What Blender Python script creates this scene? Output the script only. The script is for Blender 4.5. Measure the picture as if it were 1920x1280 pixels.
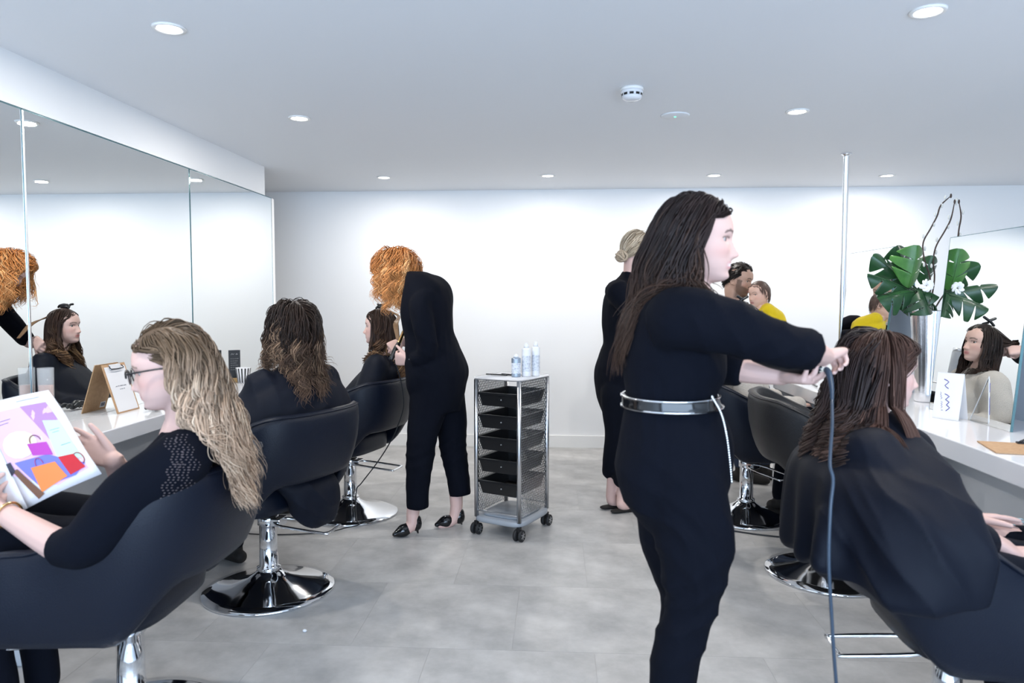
import bpy, bmesh, math, random
import numpy as np
from mathutils import Vector as V, Matrix, noise

for _o in list(bpy.data.objects):
    bpy.data.objects.remove(_o)
SC = bpy.context.scene
COL = SC.collection

# ------------------------------------------------------------------ camera
FPX, CAMH = 1360.0, 1.3
_th = math.atan(78 / FPX)
_ps = math.atan(83 / FPX * math.cos(_th))
CW = V((-math.sin(_ps) * math.cos(_th), math.cos(_ps) * math.cos(_th), -math.sin(_th)))
CR = V((math.cos(_ps), math.sin(_ps), 0))
CU = CR.cross(CW)
cam = bpy.data.cameras.new('camera')
cam.sensor_width = 36
cam.lens = FPX / 1920 * 36
cam.clip_start = 0.05
cam.dof.use_dof = True
cam.dof.focus_distance = 3.9
cam.dof.aperture_fstop = 3.2
camo = bpy.data.objects.new('camera', cam)
COL.objects.link(camo)
_m = Matrix((CR, CU, -CW)).transposed().to_4x4()
_m.translation = V((0, 0, CAMH))
camo.matrix_world = _m
SC.camera = camo


def P(px, py, Y):
    """the point of the room that stands at depth Y on the line of sight through a pixel of the photograph"""
    d = CW + CR * ((px - 960) / FPX) - CU * ((py - 640) / FPX)
    return V((0, 0, CAMH)) + d * (Y / d.y)


# ------------------------------------------------------------------ light
SC.view_settings.view_transform = 'Standard'
SC.view_settings.look = 'None'
SC.view_settings.gamma = 1
SC.view_settings.use_curve_mapping = False
SC.view_settings.exposure = 0.42
world = bpy.data.worlds.new('world')
SC.world = world
world.use_nodes = True
world.node_tree.nodes['Background'].inputs[0].default_value = (.78, .88, 1, 1)
world.node_tree.nodes['Background'].inputs[1].default_value = 1.0
WIN = bpy.data.lights.new('shop_window_daylight', 'AREA')
WIN.shape = 'RECTANGLE'
WIN.size, WIN.size_y = 5.4, 1.9
WIN.energy = 210
WIN.color = (.56, .75, 1)
wino = bpy.data.objects.new('shop_window_daylight', WIN)
COL.objects.link(wino)
wino.location = (1.0, -2.75, 1.2)
wino.rotation_euler = (math.radians(90), 0, 0)
LAMP_W = 9
SC.cycles.max_bounces = 7
SC.cycles.diffuse_bounces = 3
world.cycles.sampling_method = 'NONE'
SC.cycles.caustics_refractive = False

# ------------------------------------------------------------------ materials
MATS = {}


def mat(name, col=(.8, .8, .8), rough=.5, metal=0, spec=.5, bump=None, attr=None, var=None, emit=None, trans=0, ior=1.45,
        alpha=1, sheen=0, coat=0, aniso=0):
    if name in MATS:
        return MATS[name]
    m = bpy.data.materials.new(name)
    m.use_nodes = True
    nt = m.node_tree
    b = nt.nodes['Principled BSDF']
    b.inputs['Base Color'].default_value = (*col, 1)
    b.inputs['Roughness'].default_value = rough
    b.inputs['Metallic'].default_value = metal
    b.inputs['Specular IOR Level'].default_value = spec
    b.inputs['IOR'].default_value = ior
    b.inputs['Transmission Weight'].default_value = trans
    b.inputs['Alpha'].default_value = alpha
    b.inputs['Sheen Weight'].default_value = sheen
    b.inputs['Coat Weight'].default_value = coat
    b.inputs['Anisotropic'].default_value = aniso
    if emit:
        b.inputs['Emission Color'].default_value = (*emit[0], 1)
        b.inputs['Emission Strength'].default_value = emit[1]
    tc = nt.nodes.new('ShaderNodeTexCoord')
    if attr:
        a = nt.nodes.new('ShaderNodeAttribute')
        a.attribute_name = attr
        nt.links.new(a.outputs['Color'], b.inputs['Base Color'])
    if var:   # (colour, scale, low, high): soft mottling between two colours
        n = nt.nodes.new('ShaderNodeTexNoise')
        n.inputs['Scale'].default_value = var[1]
        n.inputs['Detail'].default_value = 6
        n.inputs['Roughness'].default_value = .62
        r = nt.nodes.new('ShaderNodeValToRGB')
        r.color_ramp.elements[0].position = var[2]
        r.color_ramp.elements[1].position = var[3]
        r.color_ramp.elements[0].color = (*col, 1)
        r.color_ramp.elements[1].color = (*var[0], 1)
        nt.links.new(tc.outputs['Object'], n.inputs['Vector'])
        nt.links.new(n.outputs['Fac'], r.inputs['Fac'])
        nt.links.new(r.outputs['Color'], b.inputs['Base Color'])
    if bump:  # (scale, strength)
        n = nt.nodes.new('ShaderNodeTexNoise')
        n.inputs['Scale'].default_value = bump[0]
        n.inputs['Detail'].default_value = 3
        k = nt.nodes.new('ShaderNodeBump')
        k.inputs['Strength'].default_value = bump[1]
        k.inputs['Distance'].default_value = .004
        nt.links.new(tc.outputs['Object'], n.inputs['Vector'])
        nt.links.new(n.outputs['Fac'], k.inputs['Height'])
        nt.links.new(k.outputs['Normal'], b.inputs['Normal'])
    MATS[name] = m
    return m


M_WALL = mat('white_paint', (.86, .86, .86), .6, bump=(60, .04))
M_CEIL = mat('ceiling_paint', (.80, .82, .85), .7, bump=(90, .03))
M_SKIRT = mat('skirting_paint', (.84, .83, .81), .4)
M_TILE = mat('stone_vinyl', (.34, .335, .33), .40, spec=.4, var=((.53, .52, .51), 4.2, .34, .68), bump=(140, .05))
M_GROUT = mat('tile_joint', (.46, .45, .44), .8)
M_MIRROR = mat('mirror_glass', (.90, .925, .925), .0, 1)
M_MEDGE = mat('mirror_edge', (.10, .20, .22), .12, .4)
M_CHROME = mat('chrome', (.80, .81, .83), .07, 1)
M_STEEL = mat('brushed_steel', (.62, .63, .65), .28, 1)
M_GLOSSW = mat('gloss_white', (.74, .74, .76), .09, spec=.5)
M_PANEL = mat('pale_panel', (.66, .68, .71), .35)
M_LEATHER = mat('black_leather', (.0040, .0068, .0155), .42, spec=.30, bump=(260, .22))
M_GREYLEATHER = mat('charcoal_leather', (.010, .010, .012), .42, spec=.38, bump=(260, .22))
M_BLACKP = mat('black_plastic', (.008, .008, .009), .28)
M_RUBBER = mat('black_rubber', (.012, .012, .013), .6)
M_CLOTH = mat('black_cloth', (.0028, .0038, .0080), .88, spec=.12, bump=(420, .25))
M_GOWN = mat('black_nylon_gown', (.0032, .0050, .0115), .64, spec=.20, bump=(300, .12))
M_KNIT = mat('navy_black_knit', (.0032, .0045, .0095), .88, spec=.12, bump=(520, .5))
M_PATENT = mat('black_patent', (.006, .006, .007), .08, spec=.7)
M_SKIN = mat('skin', (.8, .55, .45), .5, spec=.35, attr='Col')
M_HAIR = mat('hair', (.1, .05, .03), .46, spec=.24, attr='Col')
M_CREAM = mat('cream_wool', (.44, .40, .355), .9, spec=.2, bump=(180, .9), sheen=.3)
M_YELLOW = mat('yellow_wool', (.72, .52, .015), .9, spec=.2, bump=(240, .8), sheen=.2)
M_DENIM = mat('dark_denim', (.018, .03, .06), .85, bump=(400, .4))
M_BOOT = mat('dark_suede', (.012, .010, .009), .8)
M_GOLD = mat('gold', (.85, .60, .28), .2, 1)
M_PAPER = mat('white_paper', (.72, .72, .74), .55)
M_KRAFT = mat('brown_hardboard', (.42, .25, .13), .65, var=((.50, .31, .17), 60, .35, .65))
M_GREEN = mat('leaf_green', (.007, .034, .012), .3, spec=.5, var=((.018, .075, .022), 14, .35, .7))
M_GREENL = mat('young_leaf_green', (.03, .12, .02), .32, spec=.5, var=((.06, .19, .035), 16, .35, .7))
M_TWIG = mat('willow_twig', (.045, .028, .022), .7)
M_CATKIN = mat('willow_catkin', (.55, .55, .52), .9, sheen=.5)
M_GLASS = mat('clear_glass', (1, 1, 1), .0, trans=1, ior=1.3)
M_LENS = mat('thin_clear_glass', (.86, .89, .91), .03, alpha=.16, spec=.8)
M_GREYP = mat('grey_plastic', (.32, .34, .37), .4)
M_CORD = mat('black_cord', (.012, .014, .018), .45)
M_BLUECORD = mat('blue_grey_cord', (.035, .055, .085), .35)

# ------------------------------------------------------------------ mesh helpers


def mesh_from(name, verts, faces, smooth=True):
    me = bpy.data.meshes.new(name)
    me.from_pydata([tuple(v) for v in verts], [], [tuple(f) for f in faces])
    if smooth:
        me.polygons.foreach_set('use_smooth', [True] * len(me.polygons))
    me.update()
    return me


def link(name, me, m, parent=None):
    o = bpy.data.objects.new(name, me)
    COL.objects.link(o)
    if m and me and not me.materials:
        me.materials.append(m)
    if parent is not None:
        o.parent = parent
    return o


def tag(o, label, cat, group=None):
    o['label'] = label
    o['category'] = cat
    if group:
        o['group'] = group
    return o


def thing(name, label, cat, loc=(0, 0, 0), rz=0, group=None):
    o = bpy.data.objects.new(name, None)
    o.empty_display_size = .1
    COL.objects.link(o)
    o.location = loc
    o.rotation_euler = (0, 0, rz)
    return tag(o, label, cat, group)


def structure(o):
    o['kind'] = 'structure'
    return o


def copy_tree(o, parent=None):
    c = o.copy()
    COL.objects.link(c)
    if parent is not None:
        c.parent = parent
    for ch in list(o.children):
        copy_tree(ch, c)
    return c


def bez(pts, n=6):
    """Catmull-Rom through points given as lists of floats"""
    a = np.array([list(p) for p in pts], float)
    if len(a) < 3:
        t = np.linspace(0, 1, n + 1)[:, None]
        return a[0] * (1 - t) + a[1] * t
    q = np.vstack([2 * a[0] - a[1], a, 2 * a[-1] - a[-2]])
    out = []
    for i in range(1, len(q) - 2):
        p0, p1, p2, p3 = q[i - 1:i + 3]
        for k in range(n):
            t = k / n
            out.append(.5 * (2 * p1 + (p2 - p0) * t + (2 * p0 - 5 * p1 + 4 * p2 - p3) * t * t + (3 * p1 - p0 - 3 * p2 + p3) * t ** 3))
    out.append(a[-1])
    return np.array(out)


class MB:
    """collects shapes for ONE mesh"""

    def __init__(s):
        s.v, s.f = [], []

    def add(s, vs, fs):
        b = len(s.v)
        s.v += [V(x) for x in vs]
        s.f += [tuple(i + b for i in f) for f in fs]
        return s

    def box(s, x0, x1, y0, y1, z0, z1, M=None):
        vs = [V(c) for c in ((x0, y0, z0), (x1, y0, z0), (x1, y1, z0), (x0, y1, z0), (x0, y0, z1), (x1, y0, z1), (x1, y1, z1), (x0, y1, z1))]
        if M:
            vs = [M @ v for v in vs]
        return s.add(vs, [(0, 3, 2, 1), (4, 5, 6, 7), (0, 1, 5, 4), (1, 2, 6, 5), (2, 3, 7, 6), (3, 0, 4, 7)])

    def grid(s, rows, closed=True, caps=True):
        n = len(rows[0])
        vs = [p for r in rows for p in r]
        fs = []
        for i in range(len(rows) - 1):
            for j in range(n if closed else n - 1):
                k = (j + 1) % n
                fs.append((i * n + j, i * n + k, (i + 1) * n + k, (i + 1) * n + j))
        if caps:
            fs.append(tuple(range(n - 1, -1, -1)))
            fs.append(tuple((len(rows) - 1) * n + j for j in range(n)))
        return s.add(vs, fs)

    def lathe(s, prof, n=32, M=None, caps=True):
        rows = []
        for r, z in prof:
            row = [V((r * math.cos(2 * math.pi * j / n), r * math.sin(2 * math.pi * j / n), z)) for j in range(n)]
            rows.append([M @ v for v in row] if M else row)
        return s.grid(rows, caps=caps)

    def tube(s, pts, r, n=8, sub=5, cap=True, flat=None, up=None):
        """smooth tube; r a radius or one per point; rounded ends when cap"""
        k = len(pts)
        rr = list(r) if hasattr(r, '__len__') else [r] * k
        d4 = bez([list(p) + [q] for p, q in zip(pts, rr)], sub)
        c = [V(x[:3]) for x in d4]
        rad = [max(1e-4, x[3]) for x in d4]
        tang = []
        for i in range(len(c)):
            t = c[min(i + 1, len(c) - 1)] - c[max(i - 1, 0)]
            tang.append(t.normalized() if t.length > 1e-9 else V((0, 0, 1)))
        ref = V(up) if up else (V((0, 0, 1)) if abs(tang[0].z) < .9 else V((0, 1, 0)))
        rows = []
        x = (ref - tang[0] * ref.dot(tang[0])).normalized()
        fl = flat or (1, 1)
        cs = []
        if cap:
            for a in (80, 60, 40, 20):
                q = math.radians(a)
                cs.append((c[0] - tang[0] * rad[0] * math.sin(q), rad[0] * math.cos(q), tang[0]))
        cs += list(zip(c, rad, tang))
        if cap:
            for a in (20, 40, 60, 80):
                q = math.radians(a)
                cs.append((c[-1] + tang[-1] * rad[-1] * math.sin(q), rad[-1] * math.cos(q), tang[-1]))
        for ce, ra, t in cs:
            x = x - t * x.dot(t)
            x = x.normalized() if x.length > 1e-6 else V((1, 0, 0))
            y = t.cross(x)
            rows.append([ce + x * (ra * fl[0] * math.cos(2 * math.pi * j / n)) + y * (ra * fl[1] * math.sin(2 * math.pi * j / n)) for j in range(n)])
        return s.grid(rows)

    def ell(s, c, r, M=None, nu=16, nv=12):
        rows = []
        for i in range(nv + 1):
            t = math.pi * (i + .02) / (nv + .04)
            row = []
            for j in range(nu):
                a = 2 * math.pi * j / nu
                p = V((r[0] * math.sin(t) * math.cos(a), r[1] * math.sin(t) * math.sin(a), -r[2] * math.cos(t)))
                row.append(V(c) + (M @ p if M else p))
            rows.append(row)
        return s.grid(rows)

    def loft(s, rings, n=28, sub=5, ex=.86):
        """rings: (centre, right unit vector, half width, half depth front, half depth back, forward unit vector)"""
        d = bez([list(c) + list(rt) + list(fw) + [a, bf, bb] for c, rt, a, bf, bb, fw in rings], sub)
        rows = []
        for q in d:
            c, rt, fw = V(q[:3]), V(q[3:6]).normalized(), V(q[6:9]).normalized()
            a, bf, bb = (max(1e-3, t) for t in q[9:12])
            row = []
            for j in range(n):
                t = 2 * math.pi * j / n
                cx, sy = math.cos(t), math.sin(t)
                cx = math.copysign(abs(cx) ** ex, cx)
                sy = math.copysign(abs(sy) ** ex, sy)
                row.append(c + rt * (a * cx) + fw * ((bf if sy > 0 else bb) * sy))
            rows.append(row)
        return s.grid(rows)

    def mesh(s, name, smooth=True):
        return mesh_from(name, s.v, s.f, smooth)

    def build(s, name, m, parent=None, smooth=True, bevel=0, seg=2, world=False):
        if world and parent is not None:
            off = V(parent.location)
            q = parent.parent
            while q is not None:
                off = off + V(q.location)
                q = q.parent
            s.v = [v - off for v in s.v]
        me = s.mesh(name, smooth)
        bm = bmesh.new()
        bm.from_mesh(me)
        bmesh.ops.recalc_face_normals(bm, faces=bm.faces)
        if bevel:
            bmesh.ops.bevel(bm, geom=list(bm.edges), offset=bevel, segments=seg, affect='EDGES', profile=.5)
            for f in bm.faces:
                f.smooth = False
        bm.to_mesh(me)
        bm.free()
        return link(name, me, m, parent)

    def remesh(s, name, voxel, smooth=6, fac=.5):
        """one continuous skin around all collected shapes"""
        me = s.mesh(name, True)
        bm = bmesh.new()
        bm.from_mesh(me)
        bmesh.ops.recalc_face_normals(bm, faces=bm.faces)
        bm.to_mesh(me)
        bm.free()
        o = bpy.data.objects.new(name + '_tmp', me)
        COL.objects.link(o)
        r = o.modifiers.new('r', 'REMESH')
        r.mode = 'VOXEL'
        r.voxel_size = voxel
        if smooth:
            k = o.modifiers.new('s', 'SMOOTH')
            k.iterations = smooth
            k.factor = fac
        dg = bpy.context.evaluated_depsgraph_get()
        out = bpy.data.meshes.new_from_object(o.evaluated_get(dg))
        bpy.data.objects.remove(o)
        bpy.data.meshes.remove(me)
        out.name = name
        out.materials.clear()
        out.polygons.foreach_set('use_smooth', [True] * len(out.polygons))
        return out


def get_co(me):
    a = np.empty(len(me.vertices) * 3)
    me.vertices.foreach_get('co', a)
    return a.reshape(-1, 3)


def get_no(me):
    a = np.empty(len(me.vertices) * 3)
    me.vertices.foreach_get('normal', a)
    return a.reshape(-1, 3)


def set_co(me, a):
    me.vertices.foreach_set('co', np.ascontiguousarray(a, float).ravel())
    me.update()


def set_col(me, rgb):
    a = me.color_attributes.new('Col', 'FLOAT_COLOR', 'POINT')
    c = np.ones((len(rgb), 4))
    c[:, :3] = rgb
    a.data.foreach_set('color', c.ravel())


def place(name, me, m, parent):
    """link a mesh whose vertices are in room coordinates under a thing that stands at parent.location"""
    off = V(parent.location)
    q = parent.parent
    while q is not None:
        off = off + V(q.location)
        q = q.parent
    set_co(me, get_co(me) - np.array(off))
    return link(name, me, m, parent)


# ------------------------------------------------------------------ the room
HC, XM, YB = 2.255, -2.1, 6.37


def slab(name, x0, x1, y0, y1, z0, z1, m, parent=None):
    o = MB().box(x0, x1, y0, y1, z0, z1).build(name, m, parent, smooth=False)
    return structure(o) if parent is None else o


floor = slab('floor', -3.4, 4.7, -2.9, 6.5, -.12, -.0010, M_GROUT)
TS = .61
tile_me = MB().box(.0006, TS - .0006, .0006, TS - .0006, -.010, 0).mesh('floor_tile', False)
tile_me.materials.append(M_TILE)
rng = random.Random(4)
row = 0
y = -2.87
while y < 6.3:
    x = -3.3 - (0 if row % 2 else .305) + .09
    while x < 4.6:
        o = bpy.data.objects.new('floor_tile', tile_me)
        COL.objects.link(o)
        o.parent = floor
        q = rng.choice((0, 2))
        o.location = (x + (TS if q else 0), y + (TS if q else 0), 0)
        o.rotation_euler = (0, 0, q * math.pi / 2)
        x += TS
    y += TS
    row += 1
slab('ceiling', -3.4, 4.7, -2.9, 6.5, HC, HC + .12, M_CEIL)
slab('wall_back', -3.4, 4.7, YB, YB + .12, -.1, HC + .1, M_WALL)
slab('wall_right', 4.5, 4.62, -2.9, 6.5, -.1, HC + .1, M_WALL)
slab('wall_far_left', -3.4, -3.28, 5.2, 6.5, -.1, HC + .1, M_WALL)
slab('wall_left', XM - .13, XM - .012, -2.9, 5.36, -.1, 2.052, M_WALL)
slab('trim_soffit', XM - .6, XM, -2.9, 5.165, 2.053, HC + .1, M_WALL)
slab('wall_left_top', -3.4, XM - .6, -2.9, 5.2, -.1, HC + .1, M_WALL)
fw = MB()
fw.box(-3.4, -1.75, -2.92, -2.8, -.1, HC + .1).box(3.75, 4.7, -2.92, -2.8, -.1, HC + .1)
fw.box(-1.75, 3.75, -2.92, -2.8, -.1, .2).box(-1.75, 3.75, -2.92, -2.8, 2.2, HC + .1)
structure(fw.build('wall_front', M_WALL, None, False))
slab('baseboard_back', -3.3, 4.5, YB - .018, YB, 0, .105, M_SKIRT)
slab('baseboard_right', 4.482, 4.5, -2.8, YB - .02, 0, .105, M_SKIRT)

# wall mirrors on the left: three tall panels edge to edge
seams = [1.50, 2.775, 4.08, 5.285]
mlab = ['wall mirror panel at the left edge of the picture', 'middle wall mirror panel between the two vertical seams',
        'narrow looking wall mirror panel nearest the back wall']
for i in range(3):
    y0, y1 = seams[i] + .002, seams[i + 1] - .002
    t = thing('wall_mirror', mlab[i], 'mirror', (XM, (y0 + y1) / 2, .772), 0, 'mirror panels on the left wall')
    MB().box(-.006, 0, y0 - (y0 + y1) / 2, y1 - (y0 + y1) / 2, 0, 2.050 - .772).build('glass', M_MIRROR, t, False)
    for s in (-1, 1):
        yy = s * (y1 - y0) / 2
        MB().box(-.0115, .0008, min(yy, yy - s * .004), max(yy, yy - s * .004), 0, 2.050 - .772).build('polished_edge', M_MEDGE, t, False)
    MB().box(-.0115, .0005, -(y1 - y0) / 2, (y1 - y0) / 2, 2.050 - .776, 2.051 - .772).build('top_edge', M_MEDGE, t, False)
strip = MB().box(-.003, .004, -.004, .004, 0, 1.27).build('mirror_joint_strip', M_STEEL, None, False)
strip.location = (XM, 2.775, .775)
tag(strip, 'bright metal strip over the seam between the left mirrors', 'strip')


# recessed lamps
def downlight(x, y, label):
    t = thing('ceiling_downlight', label, 'downlight', (x, y, HC), 0, 'recessed ceiling downlights')
    MB().lathe([(.040, -.001), (.040, -.004), (.046, -.007), (.056, -.006), (.058, 0), (.040, 0)], 32).build('trim_ring', M_SKIRT, t)
    MB().lathe([(.001, -.004), (.041, -.004), (.041, -.001), (.001, -.001)], 32).build('lens', M_LAMP, t)
    L = bpy.data.lights.new('downlight_lamp', 'AREA')
    L.shape = 'DISK'
    L.size = .085
    L.energy = LAMP_W
    L.color = (1, .955, .90)
    lo = bpy.data.objects.new('downlight_lamp', L)
    COL.objects.link(lo)
    lo.parent = t
    lo.location = (0, 0, -.012)
    return t


M_LAMP = mat('lamp_lens', (1, 1, 1), .5, emit=((1, .97, .92), 14))
M_LAMP.cycles.emission_sampling = 'NONE'
for x, y, l in ((-1.363, 2.533, 'ceiling downlight near the top left corner, the largest on that side'), (1.225, 2.539, 'ceiling downlight at the top right corner of the picture'),
                (-1.352, 3.80, 'ceiling downlight above the redhead stylist, second from the left front'),
                (1.217, 3.82, 'ceiling downlight in the right half just left of the metal pole'),
                (-1.345, 5.652, 'leftmost downlight of the far ceiling row'), (-.069, 5.65, 'second downlight from the left in the far ceiling row'),
                (1.205, 5.71, 'downlight of the far ceiling row above the dark haired stylist'), (2.532, 5.80, 'rightmost downlight of the far ceiling row beyond the pole'),
                (-1.363, 1.2, 'ceiling downlight before the picture on the left'), (1.225, 1.2, 'ceiling downlight before the picture on the right'), (3.6, 3.8, 'ceiling downlight over the far side of the island')):
    downlight(x, y, l)

t = thing('smoke_detector', 'white domed smoke detector with dark vents on the ceiling', 'smoke detector', (.338, 3.365, HC))
MB().lathe([(.002, 0), (.052, 0), (.053, -.012), (.050, -.013)], 40).build('base', M_SKIRT, t)
MB().lathe([(.050, -.013), (.051, -.022), (.047, -.026), (.045, -.027), (.045, -.036), (.047, -.037), (.040, -.050), (.026, -.056), (.001, -.058)], 40).build('dome', M_GLOSSW, t)
for k in range(10):
    M = Matrix.Rotation(2 * math.pi * (k + .3) / 10, 4, 'Z')
    MB().box(.0445, .0462, -.009, .009, -.0365, -.0265, M).build('vent', M_BLACKP, t, False)
t = thing('emergency_light', 'flat round ceiling disc with a tiny green light', 'ceiling light', (.612, 3.867, HC))
MB().lathe([(.001, 0), (.074, 0), (.074, -.003), (.066, -.006), (.001, -.007)], 48).build('disc', M_CEIL, t)
MB().lathe([(.001, -.007), (.006, -.007), (.005, -.010), (.001, -.011)], 16).build('indicator', mat('green_led', (.1, .8, .4), .4, emit=((.12, 1, .45), 1.6)), t)

# ------------------------------------------------------------------ styling counter on the left and the island on the right
CH = .775
t = thing('styling_shelf', 'long white gloss styling shelf under the left wall mirrors', 'shelf', (-1.95, 3.1, 0))
MB().box(-.148, .15, -1.9, 2.0, CH - .065, CH).build('worktop', M_GLOSSW, t, False, bevel=.004)
MB().box(-.146, -.12, -1.88, 1.98, 0, CH - .066).build('back_panel', M_PANEL, t, False)
for yy in (-1.88, -.70, .55, 1.93):
    MB().box(-.118, .10, yy, yy + .036, 0, CH - .066).build('support_panel', M_PANEL, t, False)

IH = .782
t = thing('styling_island', 'white gloss double sided styling island on the right', 'counter', (1.89, 3.0, 0))
MB().box(-.425, .425, -2.0, 1.98, IH - .075, IH).build('worktop', M_GLOSSW, t, False, bevel=.004)
MB().box(-.415, .415, 1.87, 1.972, 0, IH - .076).build('end_panel', M_GLOSSW, t, False)
MB().box(-.418, .418, 1.868, 1.976, 0, .17).build('plinth', M_PANEL, t, False)
MB().box(-.12, .12, -1.95, 1.868, 0, IH - .076).build('spine_panel', M_PANEL, t, False)
for yy in (-.36, .84, -1.6):
    MB().box(-.16, -.121, yy, yy + .04, 0, IH - .076).build('divider', M_GLOSSW, t, False)

ang = math.radians(5.0)
for i, (y0, y1) in enumerate(((2.935, 3.55), (4.09, 4.715))):
    for s in (-1, 1):
        lab = ('leaning counter mirror on the right showing the woman in a cream jumper', 'leaning counter mirror behind the plant showing the baby in yellow')[i] if s < 0 else \
            ('back to back mirror on the far side of the island, nearer one', 'back to back mirror on the far side of the island beside the pole')[i]
        t = thing('counter_mirror', lab, 'mirror', (1.89 + s * .112, (y0 + y1) / 2, IH + .001), 0, 'leaning mirrors on the island')
        Rm = Matrix.Rotation(-s * ang, 4, 'Y')
        hw = (y1 - y0) / 2
        a, b = (0, .004) if s < 0 else (-.004, 0)
        MB().box(a, b, -hw, hw, 0, .81, Rm).build('glass', M_MIRROR, t, False)
        a, b = (.0042, .010) if s < 0 else (-.010, -.0042)
        MB().box(a, b, -hw, hw, 0, .81, Rm).build('backing', mat('mirror_back', (.55, .62, .70), .4), t, False)
        e = MB()
        for q in (-1, 1):
            e.box(min(0, s * -.010), max(0, s * -.010), q * hw, q * (hw + .003), 0, .812, Rm)
        e.box(min(0, s * -.010), max(0, s * -.010), -hw, hw, .8101, .8125, Rm)
        e.build('glass_edge', M_MEDGE, t, False)

pole = MB().lathe([(.034, 0), (.034, .008), (.021, .012), (.0185, .02), (.0185, HC - IH - .02), (.021, HC - IH - .012), (.034, HC - IH - .008), (.034, HC - IH)], 24).build('metal_pole', M_CHROME)
pole.location = (1.89, 4.93, IH)
tag(pole, 'thin chrome pole from the island up to the ceiling', 'pole')


# ------------------------------------------------------------------ salon chairs
def chair_parts(root, leather, lift=0.0, lever=0.0):
    b = MB().lathe([(.001, .0), (.283, .0), (.288, .006), (.283, .013), (.24, .022), (.16, .040), (.09, .064), (.058, .085), (.050, .098), (.001, .098)], 64).build('base', M_CHROME, root)
    MB().lathe([(.050, .095), (.052, .11), (.040, .115), (.038, .30), (.045, .302), (.045, .34), (.038, .345), (.001, .345)], 32).build('column', M_CHROME, root)
    MB().lathe([(.018, .33), (.018, .385 + lift), (.001, .385 + lift)], 20).build('piston', M_CHROME, root)
    lv = MB()
    R = Matrix.Rotation(lever, 4, 'Z')
    pts = [R @ V(p) for p in ((.045, .03, .318), (.10, .058, .312), (.30, .062, .296), (.312, .05, .294), (.312, -.05, .294), (.30, -.062, .296), (.10, -.058, .312), (.045, -.03, .318))]
    lv.tube(pts, .0062, 8, 3)
    lvo = lv.build('pump_lever', M_CHROME, root)
    MB().box(.03, .075, -.035, .035, .30, .335, R).build('lever_bracket', M_CHROME, lvo, False, bevel=.004)
    z = lift
    MB().box(-.11, .11, -.10, .10, .375 + z, .392 + z).build('mounting_plate', M_BLACKP, root, False)
    # seat
    rows = []
    prof = [(.86, .388), (.98, .394), (1, .42), (1, .462), (.975, .488), (.90, .502), (.6, .506), (.02, .506)]
    for k, zz in prof:
        row = []
        for j in range(40):
            a = 2 * math.pi * j / 40
            cx, sy = math.cos(a), math.sin(a)
            cx = math.copysign(abs(cx) ** .5, cx)
            sy = math.copysign(abs(sy) ** .5, sy)
            row.append(V((.246 * k * cx, .045 + (.235 if sy > 0 else .215) * k * sy, zz + z)))
        rows.append(row)
    MB().grid(rows).build('seat', leather, root)
    # wrap-round shell: arms running into the backrest
    path = []
    ax, ay = .268, .235
    N = 56
    for i in range(N + 1):
        s = -1 + 2 * i / N
        q = abs(s)
        if q > .52:
            u = (q - .52) / .48
            p = V((ax + .012 * u, -.06 + (.30) * u, 0))
            nrm = V((1, 0, 0))
        else:
            a = q / .52 * math.pi / 2
            e = .72
            p = V((ax * math.sin(a) ** e, -.06 - .215 * math.cos(a) ** e, 0))
            nrm = V((math.sin(a), -math.cos(a), 0))
        sg = 1 if s >= 0 else -1
        path.append((V((p.x * sg, p.y, 0)), V((nrm.x * sg, nrm.y, 0)).normalized(), q))
    rows, piping = [], []
    for p, nm, q in path:
        sm = lambda a, b, x: (lambda u: u * u * (3 - 2 * u))(min(1, max(0, (x - a) / (b - a))))
        top = .842 - .195 * sm(.22, .80, q) - .012 * sm(.8, 1, q)
        bot = .540 - .158 * sm(.20, .50, q)
        lean = .075 * (1 - sm(.35, .8, q))
        th = .024
        row = []
        for k in range(16):
            a = 2 * math.pi * k / 16
            cx, sy = math.cos(a), math.sin(a)
            cx = math.copysign(abs(cx) ** .35, cx)
            sy = math.copysign(abs(sy) ** .75, sy)
            zz = (top + bot) / 2 + (top - bot) / 2 * sy
            lf = (zz - .40) / .45
            bulge = .018 * math.sin(max(0, min(1, (zz - bot) / (top - bot))) * math.pi)
            row.append(p + nm * (th * cx + lean * lf + bulge) + V((0, 0, zz + z)))
        rows.append(row)
        lf = (top - .40) / .45
        piping.append(p + nm * (th * .85 + lean * lf) + V((0, 0, top - .010 + z)))
    sh = MB().grid(rows)
    so = sh.build('backrest_shell', leather, root)
    MB().tube(piping[::2], .0028, 6, 1).build('piping', leather, so)
    for sg in (-1, 1):   # low walls that close the arms down to the seat pan
        MB().box(sg * .262 - .016, sg * .262 + .016, -.07, .235, .388 + z, .44 + z).build('arm_base', leather, root, False, bevel=.008)


def chair(x, y, face, label, leather=M_LEATHER, lift=0, lever=0):
    rz = math.atan2(-face[0], face[1])
    t = thing('salon_chair', label, 'chair', (x, y, 0), rz, 'black salon chairs')
    chair_parts(t, leather, lift, lever - rz)
    return t


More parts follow.
